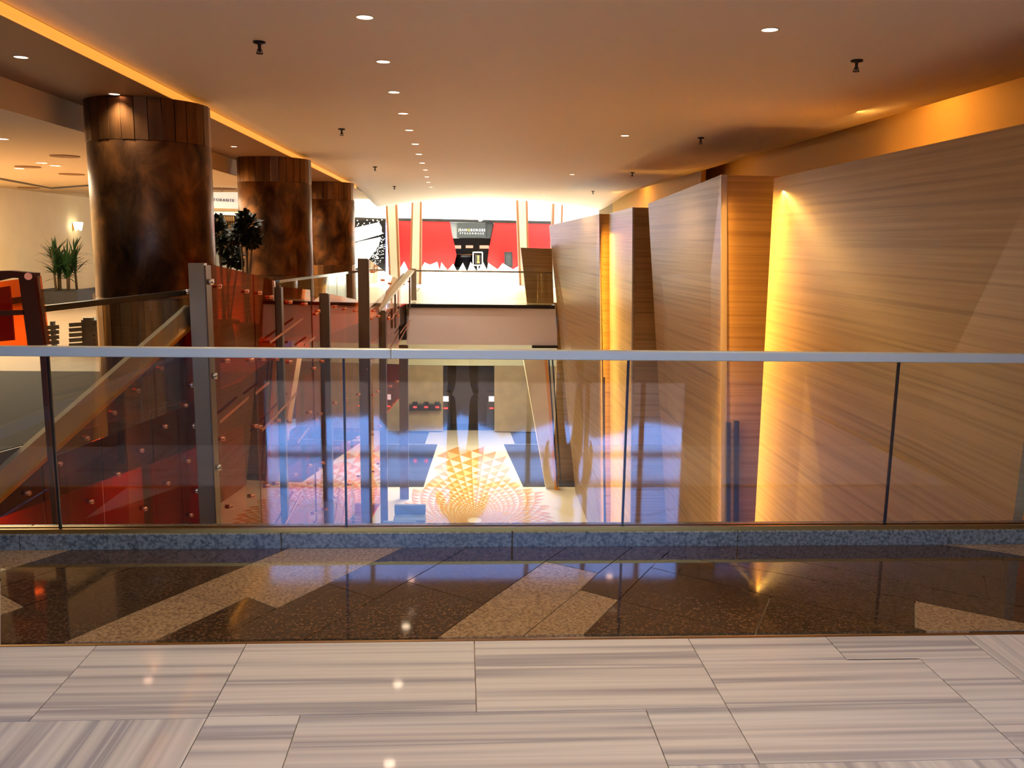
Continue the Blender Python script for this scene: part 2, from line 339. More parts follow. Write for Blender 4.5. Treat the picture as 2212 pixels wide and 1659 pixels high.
# --- outer shell
struct(box('wall_left',(-10.75,8,0),(-10.6,32,2.68),'cream'), 'tall cream wall of the left hall', 'wall')
struct(box('baseboard_left',(-10.6,8,0),(-10.57,32,.14),'planter'), 'grey skirting along the cream wall', 'baseboard')
struct(box('wall_right',(5.5,-1.95,ZL-.3),(5.7,29.3,3.62),'covewall'), 'plaster wall behind the timber panels', 'wall')
struct(box('wall_right_near',(3.46,-2,-.4),(3.62,4.68,3.62),'wood'), 'timber wall beside the landing', 'wall')
struct(box('wall_outer_left',(-13.2,-9.2,ZL),(-13,40,10),'cream'), 'outer wall of the left hall', 'wall')
struct(box('wall_lower_left',(-4.7,4.62,ZL),(-4.5,31,-.5),'rustwall'), 'dark wall below the left hall floor', 'wall')
struct(box('wall_lower_near',(-4.7,4.5,ZL),(5.6,4.62,-.36),'darkwall'), 'dark wall below the landing', 'wall')
struct(MB().box((-4.7,4.5,ZL-.2),(5.6,31,ZL)).build('floor_lower','lobbyfloor'), 'cream polished floor of the lower lobby', 'floor')
struct(box('wall_panel_return',(2.62,23.42,ZL),(5.5,23.58,1.9),'wood_x'), 'timber return wall behind the far panel', 'wall')
struct(MB().prism([(-12.9,-8.9,-.001),(-3.97,-8.9,-.001),(-3.97,4.62,-.001),(-3.82,5.6,-.001),(-3.32,7.1,-.001),(-2.74,8.75,-.001),(-2.56,10.6,-.001),(-12.9,10.6,-.001)],(0,0,.004)).build('floor_hall_dark','darkhall'), 'dark granite border of the left hall floor', 'floor')
struct(box('wall_far_return',(-24,29.8,-.4),(-13,30,12),'white'), 'white return wall of the far hall', 'wall')
struct(box('wall_far_base',(-26,48.35,0),(-4.2,48.6,2.6),'white'), 'white wall left of the red shopfront', 'wall')
struct(box('wall_far_base_right',(5.2,48.35,0),(30,48.6,2.6),'white'), 'white wall right of the red shopfront', 'wall')
struct(box('wall_lower_back',(-4.7,31,ZL-.2),(5.7,31.2,-.3),'darkwall'), 'dark wall behind the lower lobby', 'wall')
# behind the camera: tall entrance hall with a window wall
struct(box('ceiling_entrance',(-13.2,-9.2,9.5),(8.2,-2,9.7),'ceiling'), 'high ceiling of the entrance hall', 'ceiling')
struct(box('wall_over_ceiling',(-13,-2.15,2.9),(8,-2,9.5),'ceiling'), 'wall above the low ceiling', 'wall')
struct(box('wall_entrance_right',(8,-9.2,-.4),(8.2,-1.9,9.6),'cream'), 'side wall of the entrance hall', 'wall')
struct(box('wall_entrance_return',(3.62,-2.1,0),(8,-1.95,3.62),'wood_x'), 'timber return wall of the entrance hall', 'wall')
struct(MB().box((3.46,-9,-.35),(8,-2,0)).box((3.46,-2,-.35),(5.6,4.6,-.02)).build('floor_entrance','marble_far'), 'polished stone floor of the entrance hall', 'floor')
win = struct(MB().box((-13,-9.2,-.35),(-4.2,-9,9.5)).box((4.9,-9.2,-.35),(8,-9,9.5)).box((-4.2,-9.2,-.35),(4.9,-9,1.2)).build('wall_entrance','stonewall'), 'stone wall around the entrance windows', 'wall')
wf = MB()
for z in (1.25,2.9,3.55,4.9,6.4,8): wf.box((-4.2,-9.12,z-.05),(4.9,-9.02,z+.07))
for x in (-4.15,-2.9,-1.9,1.45,2.7,3.9,4.85): wf.box((x-.05,-9.12,1.2),(x+.05,-9.02,9.5))
struct(wf.build('window_1','mullion'), 'gridded entrance window behind the landing', 'window')
# hills seen through the entrance window
ridge = [(-22,9.0),(-13,10.3),(-11,10.2),(-7.9,9.7),(-7,9.75),(-5.5,9.6),(-4.3,10.9),(-2.6,10.5),(-1.5,10.5),(0.1,9.5),(1.6,10.3),(2.7,11.0),(4.5,10.5),(6.3,10.0),(7.7,10.4),(8.6,11.1),(10.3,10.8),(12,10.0),(15,10.4),(22,10.6),(40,9)]
hv = []; N = 120
for i in range(N+1):
    x = -40+80*i/N; z = 9.0
    for (x0,z0),(x1,z1) in zip(ridge,ridge[1:]):
        if x0 <= x <= x1: t = (x-x0)/(x1-x0); t = t*t*(3-2*t); z = z0+(z1-z0)*t
    hv += [(x,-44,-8),(x,-46,z)]
hf = [[2*i,2*i+2,2*i+3,2*i+1] for i in range(N)]
hill = struct(mesh('hills', hv+[(40,-70,-8),(-40,-70,-8)], hf+[[1+2*i for i in range(N+1)]+[2*N+2,2*N+3]], 'hill'), 'brown desert hills outside the entrance window', 'hills')
# --- far hall (closed roof, lit by added lamps) : floor, shop wall
struct(box('floor_bridge',(-1.42,22.45,-.3),(2.45,30,-.004),'beigefloor'), 'beige floor of the footbridge', 'floor')
struct(box('floor_far',(-26,30,-.4),(30,56,-.003),'whitefloor'), 'white floor of the far hall', 'floor')
struct(box('floor_right_far',(2.46,23.6,-.4),(5.5,30,-.005),'beigefloor'), 'beige floor beside the bridge', 'floor')
shopwall = struct(MB().box((-26,48.3,2.55),(30,48.6,15)).build('wall_far','white'), 'bright white wall above the red shopfront', 'wall')
struct(box('wall_far_right',(12,30,0),(12.3,48.4,12),'white'), 'white side wall of the far hall', 'wall')
struct(box('wall_far_left',(-24,30,0),(-23.8,48.4,12),'white'), 'white left side wall of the far hall', 'wall')
struct(box('wall_far_soffit',(4.6,29.35,2.3),(12,29.5,12),'white'), 'white wall over the panels end', 'wall')

# ================================================================== RIGHT TIMBER PANELS
def panel(name, top, bot, thick, mat, label, parts=True):
    """front face given by far-top, near-top, near-bottom, far-bottom; thick = vector into the wall"""
    o = MB().prism(top+bot, thick).build(name, mat)
    return tag(o, label, 'wall panel')
def wallpanel(mat, far_px, near_px, dfar, dnear, label, depth, trim=None, group='leaning timber wall panels'):
    """far_px/near_px: [(px,py) top, (px,py) lower point] edges of the face that looks into the corridor"""
    ft = at_y(*far_px[0], dfar); fb = at_y(*far_px[1], dfar); nt_ = at_y(*near_px[0], dnear); nb = at_y(*near_px[1], dnear)
    def ext(t,b): k = (ZL-t.z)/(b.z-t.z); return t+(b-t)*k
    fb = ext(ft,fb); nb = ext(nt_,nb)
    e = empty('timber_panel', ((ft.x+nt_.x)/2,(dfar+dnear)/2,ZL), label, 'wall panel', group)
    return e, ft, nt_, nb, fb
def build_panel(far_px, near_px, dfar, dnear, label, depth_x, front_mat='wood_x', trimw=0):
    e, ft, nt_, nb, fb = wallpanel('wood', far_px, near_px, dfar, dnear, label, depth_x)
    D = Vector((depth_x,0,0)); th = .03
    # corridor face slab (thin veneer board), core, front face board
    MB().prism([ft,nt_,nb,fb], (.05,0,0)).build('side_board','wood',e)
    q = [nt_+Vector((.05,0,0)), nt_+D, nb+D, nb+Vector((.05,0,0))]
    MB().prism(q, (0,.05,0)).build('front_board',front_mat,e)
    MB().prism([ft+Vector((.05,0,0)), nt_+Vector((.05,.05,0)), nt_+D+Vector((0,.05,0)), ft+D], (0,0,-.05)).build('top_board','wood',e)
    if trimw:
        MB().prism([nt_+Vector((-.004,-.02,.004)), nt_+Vector((trimw,-.02,.004)), nb+Vector((trimw,-.02,0)), nb+Vector((-.004,-.02,0))],(0,.019,0)).build('corner_trim','trim',e)
    return e, ft, nt_, nb, fb
# nearest panel W1 (fills the right of the picture)
f1 = at_y(1672,385,9.3); b1 = at_y(1630,1140,9.3); n1 = Vector((3.30,4.70,2.36))
k = (ZL-f1.z)/(b1.z-f1.z); b1 = f1+(b1-f1)*k
e1 = empty('timber_panel',(3.3,7,ZL),'wide honey brown timber panel nearest, filling the right side','wall panel','leaning timber wall panels')
MB().prism([f1,n1,Vector((3.12,4.70,ZL)),b1],(.06,0,0)).build('side_board','wood',e1)
MB().prism([f1+Vector((.06,0,0)),f1+Vector((.5,0,0)),b1+Vector((.5,0,0)),b1+Vector((.06,0,0))],(0,-.05,0)).build('end_board','wood_x',e1)
MB().prism([f1+Vector((.06,-.05,-.02)),f1+Vector((.5,-.05,-.02)),Vector((3.8,4.7,2.34)),Vector((3.36,4.7,2.34))],(0,0,-.04)).build('top_board','wood',e1)
e2,f2,n2,nb2,fb2 = build_panel([(1400,440),(1440,1140)],[(1557,378),(1557,1140)],13.6,10.2,'tall timber panel with pale metal corner strip, second from right',1.5,trimw=.07)
e3,f3,n3,nb3,fb3 = build_panel([(1316,461),(1318,900)],[(1366,448),(1362,1140)],16.8,14.4,'slim timber panel with dark front between two wider ones',.75,trimw=.02)
e4,f4,n4,nb4,fb4 = build_panel([(1186,487),(1213,760)],[(1294,462),(1303,1140)],22.3,17.2,'far timber panel touching the footbridge end',.35,trimw=.015)
# small leaning panel on the bridge end and the pier under it
q = [at_y(1125,535,23.3),at_y(1192,537,23.3),at_y(1196,658,23.3),at_y(1138,658,23.3)]
for v in q[2:]: v.z = 0
p5 = tag(MB().prism(q,(0,.25,0)).build('timber_slab','wood_x'),'short dark timber slab leaning at the footbridge right end','wall panel')
pier = empty('lobby_pier',(2,22.6,ZL),'pale leaning stone pier with painted gold-lit strip under footbridge end','pier')
def yq(pts, y): return [at_y(a,b,y) for a,b in pts]
MB().prism(yq([(1130,770),(1176,770),(1206,1150),(1196,1150)],22.55),(0,.4,0)).build('pier_body','palestone',pier)
MB().prism(yq([(1176,768),(1182,768),(1216,1150),(1206,1150)],22.5),(0,.3,0)).build('painted_lit_strip',plain('gold_lit_paint',srgb(240,165,50),.35),pier)  # golden light on the strip is put into its colour
for a,b in ((1184,1203),(1192,1211)):
    MB().prism(yq([(a,776),(a+3,776),(b+3,1052),(b,1052)],22.45),(0,.04,0)).build('black_bar','black',pier)
# long black pulls on the front of panel 2 and in the gold slot
for x0,x1,y0 in ((1571,1579,913),(1588,1597,910)):
    MB().prism(yq([(x0,y0),(x1,y0),(x1-1,1170),(x0-1,1170)],10.12),(0,.05,0)).build('black_bar','black',e2)
MB().prism(yq([(1304,815),(1307,815),(1307,1160),(1305,1160)],17.1),(0,.04,0)).build('black_bar','black',e4)
# cove wall segments above the panels
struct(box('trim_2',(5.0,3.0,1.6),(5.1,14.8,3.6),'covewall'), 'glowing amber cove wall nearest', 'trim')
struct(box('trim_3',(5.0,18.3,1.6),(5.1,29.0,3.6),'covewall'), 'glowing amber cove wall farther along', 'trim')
struct(box('trim_4',(5.1,14.7,1.6),(5.5,14.8,3.6),'covewall'), 'return of the cove wall', 'trim')
AMB = (1,.50,.10)
area('cove_led', (4.44,9.0,3.42), (1,0,-.9), .06, 11.4, 150, AMB)
area('cove_led', (4.44,23.6,3.42), (1,0,-.9), .06, 10.6, 150, AMB)
# vertical leds that wash the panel edges
area('edge_led', (n2.x-.01,10.1,-1.4), (.55,-.83,0), .05, 7.2, 21, (1,.38,.035), 1.25)
area('edge_led', (n2.x+.03,10.1,-1.4), (1,.15,0), .03, 7.0, 22, (1,.46,.08))
area('edge_led', (n4.x+.02,17.08,-1.5), (1,-.2,0), .05, 6.6, 80, (1,.46,.06))

# ================================================================== NEAR BALUSTRADE
RY = 4.5
curb = empty('stone_kerb',(0,4.53,0),'speckled grey granite kerb under the glass railing','kerb')
kx = [-3.68,-2.3,-.95,.28,1.52,2.72,3.44]
for a,b in zip(kx,kx[1:]):
    bevel(MB().box((a+.001,4.452,-.01),(b-.001,4.62,.082)).build('kerb_stone','gran_g',curb),.004,1)
rail = empty('glass_railing',(0,RY,.082),'clear glass railing with flat pale metal top rail on granite kerb','railing')
jx = [-3.66]+[ (at_y(a,b,RY).x+at_y(c,d,RY).x)/2 for a,b,c,d in ((103,768,131,1140),(743,770,748,1140),(1359,775,1343,1140),(1942,782,1910,1133))]+[3.44]
fmg = lambda p: 0 if abs(p.normal.y) > .7 else 1
for a in jx[1:-1]:
    MB().box((a-.0055,RY-.006,.09),(a+.0055,RY+.006,1.017)).build('joint_gasket','glass_edge',rail)
for a,b in zip(jx,jx[1:]):
    MB().box((a+.006,RY-.007,.09),(b-.006,RY+.007,1.045)).build('glass_pane',['glass','glass_edge'],rail,fm=fmg)
sj = at_y(845,760,RY).x
for a,b in ((-3.67,sj),(sj,3.45)):
    bevel(MB().box((a+.0008,RY-.026,1.018),(b-.0008,RY+.026,1.068)).build('top_rail','alu',rail),.003,1)
MB().box((-3.67,RY-.03,.082),(3.44,RY-.012,.104)).build('glazing_shoe','brass',rail)
MB().box((-3.67,RY+.012,.082),(3.44,RY+.03,.104)).build('glazing_shoe','brass',rail)

# ================================================================== COLUMNS
def column(cy, R, label):
    cx = -3.15
    e = empty('bronze_column',(cx,cy,0),label,'column','bronze columns')
    MB().lathe([(R*.985,0),(R*.985,1.02)],(cx,cy,0),72).build('lower_cladding','bronze',e,smooth=True)
    MB().lathe([(R*.985,1.02),(R,1.03),(R,2.52),(R*.99,2.53)],(cx,cy,0),72).build('shaft','bronze',e,smooth=True)
    n = 30
    for ring,(z0,z1) in enumerate(((2.53,ZS-.002),(.06,1.0))):
        for i in range(n):
            a0 = 2*PI*i/n+.006; a1 = 2*PI*(i+1)/n-.006; rr = R*1.004+random.uniform(-.002,.003)
            vs = []
            for r in (R*.97, rr):
                for aa in (a0,a1):
                    for z in (z0,z1): vs.append((cx+r*math.cos(aa),cy+r*math.sin(aa),z))
            fs = [(0,1,3,2),(4,6,7,5),(0,4,5,1),(2,3,7,6),(0,2,6,4),(1,5,7,3)]
            mesh('bronze_strip',vs,fs,'bronze_strip',e)
    return e
column(9.2,.585,'broad bronze-leaf column nearest, behind the handrail end')
column(15.1,.60,'middle bronze-leaf column behind the dark leafy plants')
column(21.1,.60,'farthest and smallest bronze-leaf column of the row')

# soffit step face along the ceiling edge, its lit look put in as emission
cv = empty('glow_step',(-2.75,12,ZS),'long amber soffit step face along the left ceiling edge, glow painted in','soffit face')
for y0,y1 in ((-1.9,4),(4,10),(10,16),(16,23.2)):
    MB().box((-2.776,y0+.004,ZS+.003),(-2.752,y1-.004,ZC-.002)).build('glow_face','cove',cv)

# ================================================================== DOWNLIGHTS, SPRINKLERS
def downlight(x, y, z, kind, label, group, r=.055, power=0):
    e = empty('downlight',(x,y,z),label,'ceiling light',group)
    MB().lathe([(r*.86,.0),(r*.86,-.004),(r,-.004),(r*1.02,0)],(x,y,z),20).build('trim_ring','alu',e,smooth=True)
    MB().lathe([(r*.86,-.001),(r*.45,-.0015),(.001,-.0018)],(x,y,z),20).build('lens','lampred' if kind=='r' else 'lamp',e,smooth=True)
    if power:
        l = bpy.data.lights.new('downlight_beam','SPOT'); l.energy = power; l.spot_size = 2.0; l.spot_blend = .8; l.color = (1,.84,.64); l.shadow_soft_size = .06
        o = bpy.data.objects.new('downlight_beam',l); C.objects.link(o); o.location = (x,y,z-.03); o.parent = e; o.matrix_parent_inverse = Matrix.Translation((-x,-y,-z))
    return e
dl = [(788,37,'r'),(828,133,'w'),(851,199,'w'),(871,245,'w'),(884,281,'r'),(897,311,'w'),(905,333,'w'),(912,352,'w'),(919,367,'r'),(922,382,'w'),(925,394,'w'),(931,404,'w')]
ordw = ['nearest','second','third','fourth','fifth','sixth','seventh','eighth','ninth','tenth','eleventh','farthest']
for i,(a,b,k_) in enumerate(dl):
    v = at_z(a,b,ZC); z = ceil_z(v.x,v.y)
    downlight(v.x,v.y,z,k_,f'{ordw[i]} {"rosy" if k_=="r" else "silvery white"} downlight in the left-hand ceiling row','downlights in the long left row',.06,75 if i<7 else 190)
for i,(a,b) in enumerate(((1663,64),(1350,293),(1236,377),(1175,418))):
    v = at_z(a,b,ZC); downlight(v.x,v.y,ceil_z(v.x,v.y),'r',f'{["nearest","second","third","farthest"][i]} rosy downlight on the right half of the ceiling','downlights on the right half',.06,(28,170,240,160)[i])
for i,y_ in enumerate((4.3,2.9,1.5,.1,-1.3)):
    downlight(-.6,y_,ZC,'w',f'downlight above the landing, {["first","second","third","fourth","fifth"][i]} back from the railing','landing downlights',.06,60)
    downlight(1.95,y_,ZC,'r',f'rosy downlight above the right of the landing, {["first","second","third","fourth","fifth"][i]} back from the railing','landing downlights on the right',.06,20 if i == 0 else 60)
for i,(a,b) in enumerate(((45,123),(247,203))):
    v = at_z(a,b,ZS); downlight(v.x,v.y,ZS,'r',f'{["bright","dim"][i]} downlight in the brown soffit, {["at the left edge","just before the nearest column"][i]}','soffit downlights',.055,75)
for y_ in (13.1,18.9):
    downlight(-3.3,y_,ZS,'r',f'soffit downlight {"before the middle column" if y_<15 else "between middle and last column"}','soffit downlights',.05,75)
def sprinkler(x,y,z,label):
    e = empty('sprinkler',(x,y,z),label,'sprinkler','ceiling sprinklers')
    MB().lathe([(.001,0),(.045,0),(.045,-.012),(.014,-.02)],(x,y,z),14).build('escutcheon','black',e,smooth=True)
    MB().tube((x,y,z-.012),(x,y,z-.07),.013,.010,8).build('stem','black',e)
    a = MB(); a.bar((x-.012,y,z-.05),(x-.02,y,z-.075),.005,.005); a.bar((x+.012,y,z-.05),(x+.02,y,z-.075),.005,.005); a.build('frame_arm','black',e)
    MB().lathe([(.001,-.078),(.024,-.078),(.024,-.084),(.001,-.084)],(x,y,z),14).build('deflector','black',e)
for (a,b),lb in zip(((560,80),(738,268),(810,350),(852,392),(1851,120),(1514,287),(1366,362),(1281,402)),
    ('large sprinkler head on the near left ceiling','second sprinkler head on the left ceiling','third sprinkler head on the left ceiling','farthest sprinkler head on the left ceiling',
     'large sprinkler head on the near right ceiling','second sprinkler head on the right, in ceiling shadow','third sprinkler head on the right ceiling','farthest sprinkler head on the right ceiling')):
    v = at_z(a,b+10,ZC); sprinkler(v.x,v.y,ceil_z(v.x,v.y),lb)

# ================================================================== FOOTBRIDGE
br = empty('footbridge',(.5,22.4,-1.07),'mauve-grey footbridge slab with black top edge crossing the atrium','footbridge')
MB().prism(yq([(884,665),(1200,665),(1204,746),(878,744)],22.3),(0,.14,0)).build('fascia','fascia',br)
q = at_y(880,656,22.26); q2 = at_y(1199,660,22.26)
MB().box((q.x,22.24,-.075),(q2.x,22.44,.012)).build('edge_trim','black',br)
MB().box((-1.42,22.45,-1.0),(2.4,29.5,-.31)).build('deck','fascia',br)
MB().prism(yq([(1150,747),(1205,747),(1205,752),(1150,752)],22.2),(0,.2,0)).build('underside_lip','black',br)
brl = empty('bridge_railing',(.5,22.4,.012),'low clear glass railing with thin steel handrail on the footbridge','railing')
xa = at_y(898,600,22.38).x; xb = at_y(1192,600,22.38).x; n = 3
zt = at_y(1000,578,22.38).z; zh = at_y(1000,586,22.34).z
for i in range(n):
    MB().box((xa+(xb-xa)*i/n+.004,22.37,.014),(xa+(xb-xa)*(i+1)/n-.004,22.385,zt)).build('glass_pane',['glass','glass_edge'],brl,fm=fmg)
MB().tube((xa,22.33,zh),(xb,22.33,zh),.02,None,10).build('handrail','steel',brl,smooth=True)
for t in (.02,.35,.68,.98):
    x = xa+(xb-xa)*t; MB().tube((x,22.33,zh),(x,22.372,zh),.008,None,8).build('bracket','steel',brl)

# ================================================================== LOWER LOBBY
LB = 29.6
lw = empty('lobby_back_wall',(0,LB,ZL),'sandy stone lobby wall with dark portal below the footbridge','wall')
def yb(name, pts, y, th, mat, par): return MB().prism(yq(pts,y),(0,th,0)).build(name,mat,par)
yb('stone_panel',[(878,790),(957,790),(957,931),(878,931)],LB,.3,'stonewall',lw)
yb('stone_panel',[(1068,790),(1260,792),(1260,934),(1068,932)],LB,.3,'stonewall',lw)
yb('frieze',[(860,735),(1270,735),(1270,791),(860,789)],LB+.05,.3,'palegreen',lw)
yb('stone_panel',[(780,788),(877,789),(877,931),(780,930)],LB+.1,.3,'stonewall',lw)
dk = at_y(957,790,LB); dk2 = at_y(1068,932,LB)
pc = struct(empty('wall_passage',(0,LB+1,ZL)),'dark passage walls behind the lobby portal','passage')
MB().box((dk.x-.3,LB+3,ZL),(dk2.x+.3,LB+3.1,-.5)).build('end_wall','darkint',pc)
MB().box((dk.x-.3,LB+.35,ZL),(dk.x-.2,LB+3,-.5)).build('side_wall','darkint',pc); MB().box((dk2.x+.2,LB+.35,ZL),(dk2.x+.3,LB+3,-.5)).build('side_wall','darkint',pc)
MB().box((dk.x-.2,LB+.35,ZL),(dk2.x+.2,LB+3,ZL+.01)).build('passage_floor','darkfloor',pc); MB().box((dk.x-.3,LB+.32,-1.4),(dk2.x+.3,LB+3.1,-1.3)).build('passage_ceiling','darkint',pc)
def slot(px, py, y, label, group='slot machines in the lobby'):
    v = at_y(px,py,y); x = v.x; h = v.z+.15-ZL
    e = empty('slot_machine',(x,y,ZL),label,'slot machine',group)
    MB().prism([(x-.16,y,ZL),(x-.16,y,ZL+h),(x-.16,y+.3,ZL+h),(x-.16,y+.45,ZL)],(.32,0,0)).build('cabinet','blackgloss',e)
    MB().box((x-.1,y-.01,ZL+h*.74),(x+.1,y-.001,ZL+h*.88)).build('screen','screen',e)
    MB().box((x-.07,y-.02,ZL+h*.55),(x+.07,y-.001,ZL+h*.58)).build('red_light','led',e)
slot(963,855,LB+.5,'slot machine at the left side of the dark portal'); slot(1062,855,LB+.5,'slot machine at the right side of the dark portal')
lg = empty('wall_ledge',(at_y(918,880,LB-.3).x,LB-.3,at_y(918,887,LB-.3).z),'black ledge with three red lights on the left stone wall','ledge')
MB().prism(yq([(884,874),(953,874),(953,887),(884,887)],LB-.3),(0,.29,0)).build('ledge_body','blackgloss',lg)
for px in (897,921,945):
    MB().prism(yq([(px-4,878),(px+3,878),(px+3,881),(px-4,881)],LB-.31),(0,.008,0)).build('red_light','led',lg)
    MB().prism(yq([(px-6,868),(px+5,868),(px+5,873),(px-6,873)],LB-.2),(0,.03,0)).build('small_screen','blackgloss',lg)
# dark border floor and lotus mosaic
lf = bpy.data.objects['floor_lower']
for pl in ([(1102,933),(1260,933),(1270,959),(1112,959)],[(1088,960),(1270,960),(1290,1052),(1130,1052)],[(780,933),(927,933),(918,959),(790,959)],[(780,960),(945,960),(915,1052),(770,1052)]):
    MB().prism([at_z(a,b,ZL) for a,b in pl],(0,0,.006)).build('dark_paving','darkfloor',lf)
lc = at_z(1025,1124,ZL)
A_, B_ = MB(), MB(); NA = 44; NR = 50; GR = 1.084
def lp(i, j):
    r = .16*GR**j; th = 2*PI*(i+.5*(j%2))/NA
    return Vector((lc.x+r*math.cos(th), lc.y+r*math.sin(th)*1.25, ZL+.004))
def ok(v):
    t = (v.y-22.7)/5.2
    if v.y > 27.8: return False
    return -1.45 < v.x < 2.3 if t < 0 else -1.0+.25*t < v.x < 1.68-.28*t
for j in range(0,NR):
    for i in range(NA):
        o0 = j%2
        a,t,l_,r2 = lp(i,j), lp(i,j+2), lp(i-(0 if o0 else 1)+0,j+1), lp(i+(1 if o0 else 0),j+1)
        if all(map(ok,(a,t,r2))): A_.add([a,t,r2],[(0,1,2)])
        if all(map(ok,(a,t,l_))) and (i+j)%3==0: B_.add([a,t,l_],[(0,1,2)])
lot = empty('lotus_mosaic',(lc.x,lc.y,ZL+.004),'amber and cream spiral lotus mosaic on the lobby floor','mosaic')
tag(A_.build('amber_tiles','lotus_a',lot),kind='stuff'); tag(B_.build('honey_tiles','lotus_b',lot),kind='stuff')
# seats at the lower left
def seat(px,py,label):
    v = at_z(px,py,ZL); e = empty('lounge_bench',(v.x,v.y,ZL),label,'bench','lobby benches')
    for sx_ in (-.3,.3):
        for sy_ in (-.18,.18): MB().box((v.x+sx_-.02,v.y+sy_-.02,ZL+.004),(v.x+sx_+.02,v.y+sy_+.02,ZL+.15)).build('leg','steel',e)
    bevel(MB().box((v.x-.36,v.y-.24,ZL+.15),(v.x+.36,v.y+.24,ZL+.38)).build('cushion','bench',e),.03,3)
    bevel(MB().box((v.x-.36,v.y+.16,ZL+.38),(v.x+.36,v.y+.26,ZL+.6)).build('backrest','bench',e),.03,3)
seat(885,1150,'grey-teal bench nearest the lotus mosaic'); seat(862,1190,'grey-teal bench farther left of the lotus mosaic')
area('lobby_light', (.4,24.5,-1.25), (0,0,-1), 3.2, 4.0, 420, (1,.88,.68)); 

# ================================================================== FAR HALL
SY = 48.0
shop = empty('red_shopfront',(0,SY,0),'glossy red restaurant front with slate sign and dark entrance','shopfront')
def yp(name, pts, y, th, mat, par): return MB().prism(yq(pts,y),(0,th,0)).build(name,mat,par)
yp('red_panel',[(860,474),(972,479),(976,505),(982,530),(986,552),(980,575),(968,588),(860,588)],SY,.3,'redpaint',shop)
yp('red_panel',[(1068,480),(1190,484),(1190,588),(1062,588),(1053,565),(1056,540),(1063,505)],SY,.3,'redpaint',shop)
yp('red_panel',[(1141,505),(1178,505),(1178,536),(1141,536)],SY-.05,.05,'redpaint',shop)
yp('black_lintel',[(858,471),(1195,478),(1195,484),(858,477)],SY-.1,.3,'blackgloss',shop)
yp('side_glass',[(972,481),(990,481),(992,515),(978,515)],SY+.2,.05,plain('slate_glass',srgb(150,160,158),.2),shop)
yp('side_glass',[(1048,481),(1066,481),(1060,515),(1048,515)],SY+.2,.05,'signgrey',shop)
sg = yp('sign_board',[(987,481),(1049,481),(1049,514),(987,514)],SY-.15,.3,'signgrey',shop)
si = struct(empty('wall_shop_interior',(.6,SY+1.5,0)),'dark restaurant interior behind the red front','wall')
MB().box((-1.2,SY+2.6,0),(2.4,SY+2.7,4)).build('inner_wall','darkint',si)
MB().box((-1.2,SY+.4,3.6),(2.4,SY+2.6,3.7)).build('inner_ceiling','darkint',si)
MB().box((-1.2,SY+.4,0),(2.4,SY+2.6,.01)).build('inner_floor','darkint',si)
MB().box((-1.3,SY+.35,0),(-1.2,SY+2.7,3.7)).build('inner_side','darkint',si); MB().box((2.4,SY+.35,0),(2.5,SY+2.7,3.7)).build('inner_side','darkint',si)
yp('lamp_fringe',[(980,530),(996,530),(996,537),(980,537)],SY+2.3,.1,plain('lamp_fringe',srgb(255,190,150),.6,emit=(1,.6,.4,1),es=.8),si)
yp('lamp_fringe',[(1006,530),(1022,530),(1022,536),(1006,536)],SY+2.3,.1,'lamp_fringe' if 'lamp_fringe' in M else bpy.data.materials['lamp_fringe'],si)
yp('lamp_fringe',[(1036,530),(1056,530),(1056,537),(1036,537)],SY+2.3,.1,bpy.data.materials['lamp_fringe'],si)
c0 = at_y(1019,499.5,SY-.17); c1 = at_y(1019,504.5,SY-.17)
def txt_w(body, size, space):
    cu = bpy.data.curves.new('tmp','FONT'); cu.body = body; cu.size = size; cu.space_character = space; t = bpy.data.objects.new('tmp',cu); C.objects.link(t)
    me = bpy.data.meshes.new_from_object(t.evaluated_get(bpy.context.evaluated_depsgraph_get())); bpy.data.objects.remove(t)
    return max(v.co.x for v in me.vertices)
tm = text_mesh('sign_letters','JEANGEORGES',.188,'letters',sg,(c0.x,c0.y,c0.z),(1,0,0),(0,0,1),.01,1.25)
tm.data.materials.append(M['gold']); xmin = min(v.co.x for v in tm.data.vertices)
w1, w4, w5 = (txt_w(b_,.188,1.25) for b_ in ('J','JEAN','JEANG'))
for p in tm.data.polygons:
    xx = p.center.x-xmin; p.material_index = 1 if (xx < w1 or w4+.005 < xx < w5) else 0
text_mesh('sign_letters','STEAKHOUSE',.118,'letters',sg,(c1.x,c1.y,c1.z-.03),(1,0,0),(0,0,1),.01,2.1)
# menu stand, host desk, framed notice
mb = empty('menu_board',(0,45,0),'dark framed menu board leaning by the right red panel','menu board')
yp('frame',[(1089,544),(1107,544),(1108,577),(1090,577)],45,.08,'black',mb); yp('sheet',[(1092,548),(1104,548),(1105,573),(1093,573)],44.97,.02,'signgrey',mb)
for a,b in ((1091,1093),(1104,1106)):
    v0 = at_y(a,576,45.02); v1 = at_y(b,576,45.06); MB().box((v0.x,45.01,0),(v1.x,45.07,v0.z)).build('leg','black',mb)
ns = empty('notice_stand',(0,44,0),'white framed notice stand in the dark restaurant entrance','notice stand')
fr_ = yq([(1022,545),(1042,545),(1042,573),(1022,573)],44)
zz = MB(); t_ = .04
for a,b in zip(fr_,fr_[1:]+fr_[:1]): zz.bar(a,b,.05,.05,(0,1,0))
zz.build('frame','white',ns); yp('notice',[(1026,550),(1038,550),(1038,570),(1026,570)],44.05,.02,'darkint',ns)
yp('flame_motif',[(1031,552),(1035,552),(1034,563),(1036,568),(1030,568),(1032,562)],44.03,.015,'gold',ns)
v = at_y(1032,574,44); MB().box((v.x-.03,43.97,0),(v.x+.03,44.03,v.z)).build('post','white',ns); MB().box((v.x-.3,43.8,0),(v.x+.3,44.2,.03)).build('base','white',ns)
ht = empty('host_desk',(at_y(1003,560,SY+1.4).x,SY+1.4,0),'round dark host desk just inside the restaurant','desk')
